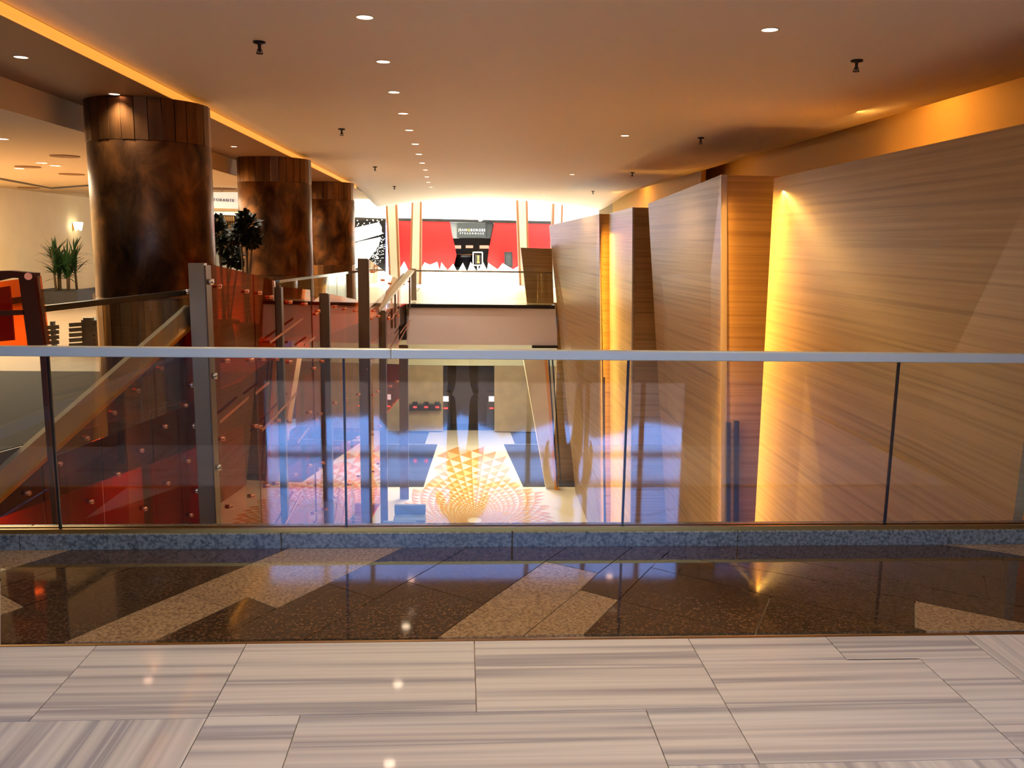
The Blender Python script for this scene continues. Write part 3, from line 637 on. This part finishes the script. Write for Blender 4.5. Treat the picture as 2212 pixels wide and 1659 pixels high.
v = at_y(1003,550,SY+1.4); MB().lathe([(.001,v.z),(.75,v.z),(.75,v.z-.12),(.6,v.z-.2),(.5,0)],(v.x,SY+1.4,0),32).build('drum','blackgloss',ht,smooth=True)
MB().lathe([(.001,v.z+.03),(.8,v.z+.03),(.8,v.z),(.001,v.z)],(v.x,SY+1.4,0),32).build('desk_top','bronze_strip',ht)
# folded white screens on the floor in front
FYd = 38.0
fz = tag(empty('folded_screen',(0,FYd,0)),'long white zigzag folded screen standing before the red shop','screen')
pk = [(858,590),(872,565),(884,588),(893,588),(911,578),(916,567),(929,572),(944,566),(950,584),(953,567),(967,584),(979,570),(988,588),(1000,568),(1009,588),(1017,566),(1031,588),(1044,566),(1052,584),(1055,568),(1075,582),(1087,569),(1108,582),(1130,570),(1140,585)]
for (a,b),(c_,d) in zip(pk,pk[1:]):
    t0 = at_y(a,b,FYd); t1 = at_y(c_,d,FYd+.0)
    up = d < b
    t0.y += 0 if up else .35; t1.y += .35 if up else 0
    MB().prism([t0,t1,(t1.x,t1.y,0),(t0.x,t0.y,0)],(0,.04,0)).build('facet','white',fz)
# tapering hall columns
def hallcol(t0,t1,b0,b1,y,label,ztop=None):
    e = empty('hall_column',((at_y(b0,580,y).x),y,0),label,'column','tapered hall columns')
    a,b = at_y(*t0,y), at_y(*t1,y); c_,d = at_y(b0,580,y), at_y(b1,580,y)
    def down(p,q): k = (0-p.z)/(q.z-p.z); return p+(q-p)*k
    c_ = down(a,c_); d = down(b,d)
    def up(p,q): k = (4.5-q.z)/(p.z-q.z); return q+(p-q)*k
    a,b = up(a,c_), up(b,d)
    wv = lambda p,q,t: p+(q-p)*t
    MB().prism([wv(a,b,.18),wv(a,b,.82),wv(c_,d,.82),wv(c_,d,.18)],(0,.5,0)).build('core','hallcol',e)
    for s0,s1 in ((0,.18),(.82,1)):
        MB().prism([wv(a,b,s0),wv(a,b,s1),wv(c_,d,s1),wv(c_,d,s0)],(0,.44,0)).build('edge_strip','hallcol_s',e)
hallcol((833,447),(858,447),839,863,31.5,'leftmost tapered beige column beyond the footbridge')
hallcol((889,432),(911,432),885,910,32.5,'tapered beige column before the left red panel')
hallcol((1115,432),(1140,432),1121,1143,32.5,'tapered beige column before the right red panel')
hallcol((1194,430),(1217,430),1190,1213,31.5,'tapered column behind the far timber panel')
# skylight beams
for i,(a,b) in enumerate((((1036,474),(1090,432)),((1112,438),(1060,424)))):
    p0 = at_y(*a,44); p1 = at_y(*b,42); tag(MB().bar(p0,p1,.16,.22).build('skylight_beam','trim'),['long grey skylight beam slanting up above the red shop','short grey skylight beam crossing near the right column'][i],'beam')
# closed roof over the far hall; added area lamps stand in for skylights
struct(MB().box((-25,29.3,12),(13,49,12.3)).build('ceiling_far','white'),'white roof over the far hall','ceiling')
for i,y0 in enumerate((31.5,36,40.5,45)):
    e = empty('added_light_panel',(-5,y0,11.95),['nearest','second','third','farthest'][i]+' added light panel standing in for a skylight, far hall roof','skylight','added far hall lights')
    MB().box((-22,y0-.05,11.9),(10,y0,12)).build('frame_bar','white',e); MB().box((-22,y0+2.5,11.9),(10,y0+2.55,12)).build('frame_bar','white',e)
    area('added_roof_light',(-6,y0+1.25,11.88),(0,0,-1),30,2.4,2700,(1,.97,.9))
struct(box('wall_over_roof',(-25,29.3,3.0),(4.5,29.45,12.2),'white'),'white wall above the low ceiling end','wall')
# black and white display shop
ds = empty('display_window',(-5,44,0),'black sparkling display window with large white plume shapes','shop window')
yp('black_panel',[(740,468),(833,472),(833,592),(740,592)],44,.3,'blackgloss',ds)
yp('white_plume',[(740,505),(760,494),(818,480),(824,490),(824,506),(790,516),(740,530)],43.9,.08,'white',ds)
yp('white_plume',[(740,536),(775,522),(822,512),(818,530),(800,556),(780,575),(740,592)],43.9,.08,'white',ds)
sp = MB()
for i in range(220):
    t = random.random(); px = 800+ t*26+random.gauss(0,6); py = 575-t*65+random.gauss(0,10)+random.random()*20
    if px > 831 or py > 590: continue
    v = at_y(px,py,43.88); r = random.uniform(.012,.03); sp.add([v+Vector((-r,0,0)),v+Vector((0,-.02,0)),v+Vector((r,0,0)),v+Vector((0,0,r)),v+Vector((0,0,-r))],[(0,1,3),(1,2,3),(0,4,1),(1,4,2)])
for i in range(26):
    v = at_y(random.uniform(745,828),random.uniform(472,500),43.88); r = .035; sp.add([v+Vector((-r,0,0)),v+Vector((0,-.02,0)),v+Vector((r,0,0)),v+Vector((0,0,r)),v+Vector((0,0,-r))],[(0,1,3),(1,2,3),(0,4,1),(1,4,2)])
tag(sp.build('sparkles','white',ds),kind='stuff')
struct(yp('wall_far_white',[(700,385),(836,385),(836,473),(700,468)],44.1,.3,'white',None),'white wall over the display window','wall')
struct(box('wall_far_mid',(-9.5,40.2,0),(-7.2,40.5,5.5),'white'),'white wall left of the display window','wall')
# restaurant with sign RISTORANTE
rs = empty('restaurant_sign',(-5.5,19.3,2.3),'white lit restaurant fascia with dark lettering between two columns','sign')
fb_ = yp('white_fascia',[(395,415),(560,415),(560,453),(395,447)],19.3,.1,plain('lit_fascia',srgb(250,250,250),.5,emit=(1,1,1,1),es=.35),rs)
for px in (420,480,540):
    v = at_y(px,418,19.35); MB().tube((v.x,19.35,v.z-.02),(v.x,19.35,2.68),.012,None,8).build('hanger','steel',rs)
c0 = at_y(476,435,19.28); c2 = at_y(520,437,19.28)
text_mesh('sign_letters','RISTORANTE',.086,'inkletters',fb_,(c0.x,c0.y,c0.z),(c2-c0),(0,0,1),.01,1.2)
yp('lower_lip',[(395,447),(560,453),(560,458),(395,452)],19.26,.2,'hallceil',rs)
struct(yp('wall_restaurant',[(430,462),(530,466),(530,600),(430,600)],37.1,.2,'darkint',None),'dark back wall of the restaurant bar','wall')
b0 = None
for k_,py in enumerate((478,497,516,535)):
    lev = ['top','second','third','lowest'][k_]
    tag(yp('bottle_shelf',[(445,py),(520,py),(520,py+1.5),(445,py+1.5)],36.75,.3,'bronze_strip',None),f'{lev} bronze shelf of the back-lit restaurant bar','shelf','restaurant bar shelves')
    for i in range(13):
        v = at_y(449+i*4.6,py,36.85); v.z += .004
        if b0 is None:
            b0 = MB().lathe([(.001,0),(.04,0),(.04,.16),(.016,.22),(.016,.3),(.001,.3)],(0,0,0),8).build('bottle','bottle',None,smooth=True); o = b0
        else:
            o = b0.copy(); C.objects.link(o)
        o.location = v; tag(o,f'small amber bottle on the {lev} bronze shelf of the restaurant bar','bottle','bottles on the restaurant shelves')
ct = empty('bar_counter',(-8,34.5,0),'white bar counter below the restaurant bottles','counter')
v0 = at_y(430,548,34.5); v1 = at_y(520,548,34.5); MB().box((v0.x,34.5,0),(v1.x,34.9,v0.z-.05)).build('front','white',ct); MB().box((v0.x-.05,34.42,v0.z-.05),(v1.x+.05,34.95,v0.z)).build('counter_top','white',ct)

# ================================================================== LEFT HALL
# ceiling details
for pl,lb in (([(0,384),(110,405),(112,408),(0,388)],'a'),([(110,405),(192,399),(192,402),(112,408)],'b')):
    q = [at_z(a,b,2.678) for a,b in pl]; o = MB().prism(q,(0,0,-.004)).build('ceiling_groove','darkwall'); o.parent = bpy.data.objects['ceiling_hall']
for i,(a,b,r) in enumerate(((140,337,.16),(60,360,.16),(155,376,.18),(62,405,.2),(475,407,.3))):
    v = at_z(a,b,2.678); tag(MB().lathe([(.001,-.004),(r,-.004),(r*1.15,-.012),(r*1.2,0)],(v.x,v.y,2.679),24).build('ceiling_vent','soffit'),
      ['round vent in the hall ceiling left of the nearest column','second round ceiling vent by the bright lamp','third round ceiling vent beside the groove','round vent beyond the ceiling groove','round vent between the first two columns'][i],'vent','round ceiling vents')
for i,(a,b) in enumerate(((2,300),(42,364),(120,358),(90,352))):
    v = at_z(a,b,2.678); downlight(v.x,v.y,2.679,'r',['hall downlight at the left picture edge','oval hall downlight left of the lamp pair','hall downlight nearest the bronze column','small hall downlight between two others'][i],'hall downlights',.09,40)
area('hall_light', (-8,15,2.62), (0,0,-1), 4, 8, 620, (1,.86,.58))
# sconce
v = at_y(192,490,24.6); v.x = -10.58
sc = empty('wall_sconce',(v.x,v.y,v.z),'glowing wall sconce on the cream wall beside the nearest column','wall lamp')
MB().box((v.x,v.y-.06,v.z-.1),(v.x+.03,v.y+.06,v.z+.1)).build('plate','brass',sc)
for s in (-1,1): MB().lathe([(.03,-.1),(.08,.12),(.001,.12)],(v.x+.12,v.y+s*.13,v.z),14).build('shade',plain('sconce_glow',(1,1,.9,1),.5,emit=(1,.93,.7,1),es=5) if s<0 else bpy.data.materials['sconce_glow'],sc,smooth=True)
# planter and spiky plant
pa,pb = at_z(80,657,0), at_z(163,658,0); h = at_y(120,626,21.2).z
pl_ = empty('stone_planter',(-9.6,21.4,0),'rectangular grey stone planter by the cream wall','planter')
bevel(MB().box((pa.x,21.1,0),(pb.x,22.0,h-.03)).build('trough','planter',pl_),.01,1); MB().box((pa.x+.05,21.15,h-.03),(pb.x-.05,21.95,h-.02)).build('soil','darkint',pl_)
MB().box((pa.x-.01,21.09,h-.03),(pa.x+.05,22.01,h)).build('rim','planter',pl_); MB().box((pb.x-.05,21.09,h-.03),(pb.x+.01,22.01,h)).build('rim','planter',pl_)
pt = empty('dracaena',(-9.6,21.5,h),'spiky green dracaena growing in the grey planter','plant')
fo = MB()
for i in range(7):
    x = pa.x+.2+ (pb.x-pa.x-.4)*i/6+random.uniform(-.05,.05); y = 21.3+.5*random.random(); hh = random.uniform(.5,1.0)
    MB().tube((x,y,h-.02),(x+random.uniform(-.06,.06),y,h+hh),.03,.022,8).build('stem','stem',pt,smooth=True)
    for k_ in range(60):
        z0 = h+hh*random.uniform(.35,1.0); an = random.uniform(0,2*PI); el = random.uniform(-.15,1.35); L = random.uniform(.3,.6)
        d = Vector((math.cos(an)*math.cos(el),math.sin(an)*math.cos(el),math.sin(el))); p0 = Vector((x,y,z0)); sd = d.cross(Vector((0,0,1))).normalized()*.016
        p1 = p0+d*L*.55; p2 = p0+d*L+Vector((0,0,-.08*L*math.cos(el)))
        fo.add([p0-sd,p0+sd,p1+sd*1.3,p1-sd*1.3,p2],[(0,1,2,3),(3,2,4)])
tag(fo.build('foliage','leaf',pt),kind='stuff')
# dark leafy plants between the columns
def leafy(cx, cy, clumps, label, potlabel):
    pot = empty('floor_pot',(cx,cy,0),potlabel,'plant pot','dark pots by the columns')
    MB().lathe([(.001,.0),(.15,.0),(.2,.4),(.17,.4),(.16,.36)],(cx,cy,0),24).build('vessel','black',pot,smooth=True); MB().lathe([(.16,.35),(.001,.35)],(cx,cy,0),24).build('soil','darkint',pot)
    e = empty('leafy_plant',(cx,cy,.36),label,'plant','dark plants between the columns'); f = MB()
    for (px,py,r) in clumps:
        c = at_y(px,py,cy); MB().tube((cx+random.uniform(-.05,.05),cy,.35),c,.018,.012,8).build('stem','stem',e)
        for k_ in range(240):
            u = Vector((random.gauss(0,1),random.gauss(0,1),random.gauss(0,1))).normalized(); p0 = c+u*r*random.uniform(.2,.8); L = r*random.uniform(.35,.6)
            d = (u+Vector((0,0,-.2))).normalized(); sd = d.orthogonal().normalized()*.022
            f.add([p0,p0+d*L*.5+sd,p0+d*L,p0+d*L*.5-sd],[(0,1,2,3)])
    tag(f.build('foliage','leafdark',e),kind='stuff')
leafy(at_y(485,600,13.2).x,13.2,[(468,478,.12),(476,505,.17),(490,530,.19),(502,552,.17),(514,566,.1)],'dark leafy plant half hidden by the nearest column','black pot of the left dark plant')
leafy(at_y(530,600,12.7).x,12.7,[(535,490,.2),(520,505,.17),(545,515,.15),(528,470,.12)],'taller dark leafy plant silhouetted on the middle column','black pot of the right dark plant')
# slatted bench
sb = empty('slatted_bench',(-5.4,13.2,0),'black slatted bench behind the dark handrail','bench')
b0_ = at_z(95,748,0); b1_ = at_z(290,742,0)
for a,b,off in ((97,127,0),(150,178,0),(196,218,0),(218,285,0)):
    for k_ in range(5):
        py = 700+k_*11-(a-97)*.11; q0 = at_y(a,py+8,12.6); q1 = at_y(b,py+6,12.6)
        MB().bar(q0,q1,.03,.055).build('slat','black',sb)
for px in (112,190,250):
    v = at_y(px,700,12.65); MB().box((v.x-.06 if px>112 else v.x-.02,12.64,0),(v.x+.06 if px>112 else v.x+.02,12.72,at_y(px,696-(px-97)*.1,12.65).z)).build('upright','black',sb)
v0 = at_y(180,720,12.8); v1 = at_y(285,720,12.8); MB().box((v0.x,12.75,.0),(v1.x,13.3,.42)).build('seat_box','black',sb)
# dark handrail with glass around the stair opening
hr = empty('stair_guard',(-3,7.5,0),'glass guard with dark handrail beside the nearest column','railing')
h0 = Vector((-3.02,6.37,1.1)); h1 = Vector((-2.63,8.58,1.1))
MB().bar(h0,h1,.05,.045).build('handrail','black',hr)
d = (h1-h0); 
for i in range(3):
    p0 = h0+d*(i/3+.006); p1 = h0+d*((i+1)/3-.006); MB().prism([(p0.x,p0.y,.01),(p1.x,p1.y,.01),(p1.x,p1.y,1.07),(p0.x,p0.y,1.07)],(.012,-.004,0)).build('glass_pane','glass',hr)
# glass guard in front of the farther columns
h0 = at_y(600,608,12.2); h1 = at_y(772,586,16.6)
g2 = empty('hall_guard',(-2.4,14,0),'clear glass guard with silver rail below the two farther columns','railing')
MB().bar(h0,h1,.05,.04).build('handrail','chrome',g2); d = h1-h0
for i in range(3):
    p0 = h0+d*(i/3+.004); p1 = h0+d*((i+1)/3-.004); MB().prism([(p0.x,p0.y,-.3),(p1.x,p1.y,-.3),(p1.x,p1.y,p1.z-.02),(p0.x,p0.y,p0.z-.02)],(.014,0,0)).build('glass_pane','glass',g2)

# ================================================================== RED GLASS STAIR SCREEN
A0 = Vector((-2.50,8.6,0)); A1 = Vector((-1.40,22.3,0)); LD = (A1-A0).normalized(); NRM = Vector((LD.y,-LD.x,0))
def line_at(px, py=800):
    """distance along the screen line where the picture column px meets it"""
    r_ = ray(px,py); # solve (r.x*t, t) on line
    det = r_.x*LD.y-LD.x*1.0
    # A0 + s*LD = t*(r.x,1)
    s = (A0.y*r_.x-A0.x)/(LD.x-r_.x*LD.y)
    return s
def on_line(px, py): s = line_at(px,py); p = A0+LD*s; return Vector((p.x,p.y,EYE+ray(px,py).z*p.y))
scr = empty('red_glass_screen',(A0.x,A0.y,ZL),'long row of red and copper glass panels on steel posts beside the stairs','glass screen')
def bolt(p, par, n=NRM, r=.022):
    p = Vector(p); return MB().tube(p-n*.03,p+n*.055,r,None,10).build('bolt','copper',par,smooth=True)
def post(px0, px1, ytop, zbot, mat, label, off=0.0, th=.05, dd=0):
    m_ = (px0+px1)/2; t = on_line(m_, ytop); y = t.y+dd
    a = at_y(px0,ytop,y); b = at_y(px1,ytop,y)
    e = MB().prism([(a.x,y-th,zbot),(b.x,y-th,zbot),(b.x,y,zbot),(a.x,y,zbot)],(0,0,a.z-zbot)).build('post',mat,scr); e['label'] = label
    MB().prism([(b.x+.002,y-th-.01,zbot),(b.x+.018,y-th-.01,zbot),(b.x+.018,y+.06,zbot),(b.x+.002,y+.06,zbot)],(0,0,a.z-zbot-.02)).build('flange','bsteel',e)
    return e,a,b,y
pe,a,b,y = post(413,447,568,ZL,'steel','tall pale steel post',th=.1)
for py in (609,812,1010):
    v = at_y(456,py,y-.06); MB().tube((b.x+.018,y-.06,v.z),(b.x+.07,y-.06,v.z),.03,None,12).build('bolt','chrome',pe,smooth=True)
for py in (630,832,920,1060):
    v = at_y(410,py,y-.06); MB().tube((a.x-.06,y-.06,v.z),(a.x,y-.06,v.z),.028,None,12).build('bolt','chrome',pe,smooth=True)
post(594,606,617,ZL,'bsteel','dark slim post'); post(690,709,633,ZL,'bsteel','grey-brown post'); post(773,795,558,ZL,'bsteel','tall brown post')
post(818,832,670,ZL,'bsteel','brown post'); post(888,898,580,0.012,'steel','short steel post at the footbridge corner')
post(525,552,832,ZL,'bsteel','low dark post',dd=.25); post(690,711,912,ZL,'bsteel','lowest brown post',dd=.3); post(862,880,745,ZL,'bsteel','thin brown post',dd=.1)
def redpanel(px0,yt0,px1,yt1,zb,mat,label):
    p0 = on_line(px0,yt0); p1 = on_line(px1,yt1)
    e = MB().prism([p0,p1,Vector((p1.x,p1.y,zb)),Vector((p0.x,p0.y,zb))], NRM*.014).build('pane',mat,scr); e['label'] = label
    w = (p1-p0); nb = max(2,int(round(Vector((w.x,w.y,0)).length/.75)))
    for i in range(nb):
        t = min(.93,(i+.22)/(nb-.56)); p = p0+w*t; zz_ = p.z-.2
        while zz_ > max(zb,-3.6)+.15:
            jit = .12*math.sin(i*2.3+zz_*3)
            bolt((p.x+LD.x*jit,p.y+LD.y*jit,zz_),e); zz_ -= .78
    return e
redpanel(452,571,543,592,-2.6,'red','deep red glass'); redpanel(545,593,592,607,-3.4,'red','deep red glass'); redpanel(607,619,668,626,-3.4,'red','deep red glass')
redpanel(672,652,689,640,-3.6,'red','deep red glass'); redpanel(711,635,772,648,-3.8,'redthin','amber red glass'); redpanel(797,561,832,588,-.4,'pink','pale copper glass')
redpanel(797,668,817,662,-4,'redthin','amber red glass'); redpanel(834,591,862,604,-.4,'pink','pale copper glass'); redpanel(834,668,860,664,-2.2,'redthin','amber red glass'); redpanel(864,598,887,590,.02,'pink','pale copper glass')
hd_ = scr
MB().bar(at_y(888,585,21.9),at_y(812,672,18.2),.16,.05).build('flat_rail','steel',hd_); MB().bar(at_y(872,592,21.6),at_y(800,668,18.0),.04,.04).build('thin_rail','bsteel',hd_)
for t in (.05,.5,.95):
    p = at_y(888,585,21.9).lerp(at_y(812,672,18.2),t); MB().box((p.x-.02,p.y-.02,p.z-.9),(p.x+.02,p.y+.02,p.z-.03)).build('baluster','bsteel',hd_)
for i,(a,b,c_,d) in enumerate(((568,740,641,688),(645,745,668,728),(457,912,521,858),(551,930,628,849),(629,957,655,924),(536,850,566,826),(783,798,806,770),(838,690,852,668),(843,760,876,700),(857,720,880,690),(600,1138,640,1062),(740,1055,728,1132))):
    p0 = on_line(a,b)+NRM*.08; p1 = on_line(c_,d)+NRM*.08
    MB().bar(p0,p1,.012,.03).build('copper_rail','copper',scr)
# big stringer and the red screen going down to the left
s0 = at_y(411,676,8.5); s1 = at_y(-60,1093,6.3)
st = empty('stair_stringer',(s1.x,s1.y,s1.z),'broad tan steel stair stringer slanting down left of the pale post','stair stringer')
MB().bar(s0,s1,.06,.17).build('beam','steel',st)
MB().bar(s0+Vector((.04,-.03,-.1)),s1+Vector((.04,-.03,-.1)),.04,.03).build('lower_edge','brass',st)
rd = empty('stair_screen',(s1.x,s1.y,-3.4),'deep red glass screen below the tan stringer, behind the left railing','glass panel')
sn = (s1-s0); sd_ = Vector((sn.x,sn.y,0)).normalized(); sN = Vector((-sd_.y,sd_.x,0)); sN = sN if sN.y < 0 else -sN
for i in range(4):
    p0 = s0+sn*(i/4+.004)+Vector((0,0,-.1)); p1 = s0+sn*((i+1)/4-.004)+Vector((0,0,-.1))
    MB().prism([p0,p1,(p1.x,p1.y,-3.4),(p0.x,p0.y,-3.4)],sN*.014).build('pane','red',rd)
    for k_ in range(4):
        for f_ in (.25,.75):
            p = p0+(p1-p0)*f_; zz_ = p.z-.15-.55*k_
            if zz_ > -2.6: MB().tube(Vector((p.x,p.y,zz_))-sN*.02,Vector((p.x,p.y,zz_))+sN*.05,.02,None,10).build('bolt','copper',rd,smooth=True)
# the flight itself: treads and an inner red screen layer behind
fl = empty('stair_flight',(-3.3,11,ZL),'dark stair flight descending behind the red glass screens','staircase')
for i in range(18):
    yy = 21.5-.62*i; z = -.28*i-.25; xl = -2.9+.05*i*0; x0 = A0.x+LD.x/LD.y*(yy-A0.y)
    MB().box((x0-1.15,yy-.6,z-.05),(x0-.2,yy+.03,z)).build('tread','darkwall',fl)
for off,lab in ((-1.3,'far'),):
    e = fl
    for i in range(7):
        p0 = A0+LD*(i*1.9-.3)-NRM*.5; p1 = A0+LD*(i*1.9+1.58)-NRM*.5
        zt_ = -.55-.12*i*0
        MB().prism([(p0.x,p0.y,zt_),(p1.x,p1.y,zt_),(p1.x,p1.y,-4.2),(p0.x,p0.y,-4.2)],NRM*.012).build('inner_pane','redthin',e)
        MB().box((p0.x-.03,p0.y-.12,-4.9),(p0.x+.03,p0.y-.05,zt_)).build('upright','bsteel',e)
# spots added below the hall slab to warm what shows through the red glass
for i,(x_,y_,z_) in enumerate(((-4.1,8.0,-.6),(-4.1,11.5,-.6),(-3.9,15.0,-.6))):
    l = bpy.data.lights.new('stair_fill_spot','SPOT'); l.energy = 190; l.spot_size = 2.6; l.spot_blend = .8; l.color = (1,.6,.3); l.shadow_soft_size = .08
    e = empty('stair_fill_lamp',(x_,y_,-.5),['near','middle','far'][i]+' added warm fill lamp under the hall slab above the stairs','ceiling light','added stair fill lamps')
    MB().lathe([(.001,-.005),(.06,-.005),(.07,0)],(x_,y_,-.5),16).build('lens','lamp',e)
    o = bpy.data.objects.new('stair_fill_spot',l); C.objects.link(o); o.location = (x_,y_,z_)
# corner of a red glass booth at the left edge
ls = empty('amber_screen_corner',(-3.2,6.0,.0),'brown framed amber glass screen corner at the left edge','glass panel')
Y0 = 6.1
yp('leaning_post',[(40,600),(72,594),(95,745),(60,750)],Y0,.08,'brownframe',ls)
yp('leaning_post',[(72,594),(80,596),(100,745),(95,745)],Y0+.01,.06,'redthin',ls)
yp('top_bar',[(-30,586),(20,585),(75,590),(74,602),(20,600),(-30,612)],Y0-.02,.08,'brownframe',ls)
yp('amber_pane',[(-30,612),(40,603),(62,748),(-30,750)],Y0+.05,.012,'redthin',ls)
yp('cross_bar',[(-30,672),(52,670),(53,680),(-30,684)],Y0,.04,'brownframe',ls)
yp('amber_backing',[(-30,625),(20,618),(30,735),(-30,740)],Y0+.25,.02,plain('amber_panel',srgb(225,90,20),.4),ls)
MB().tube(at_y(61,597,Y0-.03),at_y(61,597,Y0)+Vector((0,.02,0)),.025,None,12).build('bolt','copper',ls)
lo = [v for v in (at_y(60,750,Y0),)]
MB().box((at_y(84,745,Y0).x,Y0,-.6),(at_y(95,745,Y0).x,Y0+.05,lo[0].z+.01)).build('foot','brownframe',ls)

# ================================================================== PEOPLE (seen mirrored in the glass railing)
def person(x, y, face, label, top_mat, holding):
    """standing figure facing direction angle face (0 = +Y)"""
    J = {}; V_ = []; E_ = []; Rr = []
    def v(p, r): V_.append(p); Rr.append(r); return len(V_)-1
    pel = v((0,0,.93),.15); wai = v((0,0,1.08),.14); che = v((0,.01,1.28),.165); nek = v((0,0,1.45),.065); hd0 = v((0,.02,1.53),.075); hd1 = v((0,.03,1.62),.098); hd2 = v((0,.02,1.70),.075)
    E_ += [(pel,wai),(wai,che),(che,nek),(nek,hd0),(hd0,hd1),(hd1,hd2)]
    nose = v((0,.135,1.61),.014); E_.append((hd1,nose))
    for s in (-1,1):
        hip = v((s*.1,0,.86),.095); kn = v((s*.115,.02,.48),.062); an = v((s*.12,-.02,.09),.045); toe = v((s*.135,.12,.045),.04); tip = v((s*.14,.19,.035),.03)
        E_.extend([(pel,hip),(hip,kn),(kn,an),(an,toe),(toe,tip)])
        sh = v((s*.19,0,1.38),.065)
        if holding: el = v((s*.27,.03,1.12),.046); wr = v((s*.11,.17,1.43),.03); hd = v((s*.075,.20,1.48),.03); fd = (-s*.3,.6,.5)
        else: el = v((s*.26,-.03,1.12),.046); wr = v((s*.27,.06,.88),.03); hd = v((s*.265,.09,.81),.032); fd = (0,.25,-1)
        E_.extend([(che,sh),(sh,el),(el,wr),(wr,hd)])
        hp = Vector(V_[hd]); fdv = Vector(fd).normalized(); side = fdv.cross(Vector((1,0,0))).normalized()
        for k_,(o_,L) in enumerate(((-.027,.062),(-.009,.072),(.009,.068),(.027,.052))):
            b_ = v(tuple(hp+side*o_+fdv*.03),.010); m_ = v(tuple(hp+side*o_+fdv*(.03+L*.55)+Vector((-s*.006,0,0))),.009); t_ = v(tuple(hp+side*o_+fdv*(.03+L)+Vector((-s*.02,0,0))),.007); E_.extend([(hd,b_),(b_,m_),(m_,t_)])
        tb = v(tuple(hp+side*-.04+Vector((-s*.015,.01,.0))),.011); tt = v(tuple(hp+side*-.055+fdv*.04+Vector((-s*.02,.01,0))),.008); E_.extend([(hd,tb),(tb,tt)])
    me = bpy.data.meshes.new('body'); me.from_pydata(V_,E_,[]); o = bpy.data.objects.new('person_tmp',me); C.objects.link(o)
    md = o.modifiers.new('skin','SKIN'); sl = me.skin_vertices[0].data
    for i,r in enumerate(Rr): sl[i].radius = (r,r*(.78 if i in (pel,wai,che) else 1))
    sl[0].use_root = True
    o.modifiers.new('sub','SUBSURF').levels = 2
    dg = bpy.context.evaluated_depsgraph_get(); m2 = bpy.data.meshes.new_from_object(o.evaluated_get(dg)); bpy.data.objects.remove(o)
    m2.materials.clear()
    for k_ in ('skin',top_mat,'fabric','shoe'): m2.materials.append(M[k_])
    for p in m2.polygons:
        c = p.center; p.use_smooth = True
        arm = abs(c.x) > .2 or (holding and c.y > .13 and c.z < 1.5)
        hand = (holding and c.y > .165 and 1.40 < c.z < 1.56 and abs(c.x) > .03) or (not holding and abs(c.x) > .2 and c.z < .885)
        p.material_index = 0 if (c.z > 1.45 and not arm or hand) else (1 if (c.z > .93 or (arm and c.z > .86)) else (3 if c.z < .1 else 2))
    mt = Matrix.Translation((x,y,0.004))@Matrix.Rotation(face,4,'Z'); zmin = min(q.co.z for q in m2.vertices); m2.transform(Matrix.Translation((0,0,-zmin))); m2.transform(mt)
    o = bpy.data.objects.new('person',m2); C.objects.link(o); tag(o,label,'person')
    T = lambda p: mt@Vector(p)
    hm = MB(); n = 16
    for j in range(7):
        ph = PI/2*j/6*1.25
        for i in range(n):
            th = 2*PI*i/n; r = .112*math.sin(ph); 
            hm.v.append(tuple(T((r*math.cos(th)*.9, .005+r*math.sin(th)*1.02-.015*(j/6), 1.655+.118*math.cos(ph)))))
    hm.f = [[j*n+i,j*n+(i+1)%n,(j+1)*n+(i+1)%n,(j+1)*n+i] for j in range(6) for i in range(n)]
    hm.build('hair','hair',o,smooth=True)
    for s in (-1,1):
        e_ = MB().lathe([(.001,-.01),(.011,0),(.001,.01)],(0,0,0),10); e_.v = [tuple(T((a+s*.035,b+.112,c+1.635))) for a,b,c in e_.v]; e_.build('eye','white',o,smooth=True)
        e_ = MB().lathe([(.001,-.03),(.014,-.012),(.016,.012),(.001,.032)],(0,0,0),10); e_.v = [tuple(T((a*.5+s*.102,b+.01,c+1.615))) for a,b,c in e_.v]; e_.build('ear','skin',o,smooth=True)
    mo = MB().box((-.026,.108,1.552),(.026,.118,1.562)); mo.v = [tuple(T(p)) for p in mo.v]; mo.build('mouth',bpy.data.materials.get('lips') or plain('lips',srgb(170,90,80),.5),o)
    return o
person(0.02,-.30,0,'standing person in dark trousers and jacket facing the glass railing, mirrored in it','jacket',True)
person(1.30,-1.15,0,'second standing person in dark trousers farther back, mirrored in the railing','jacket',False)
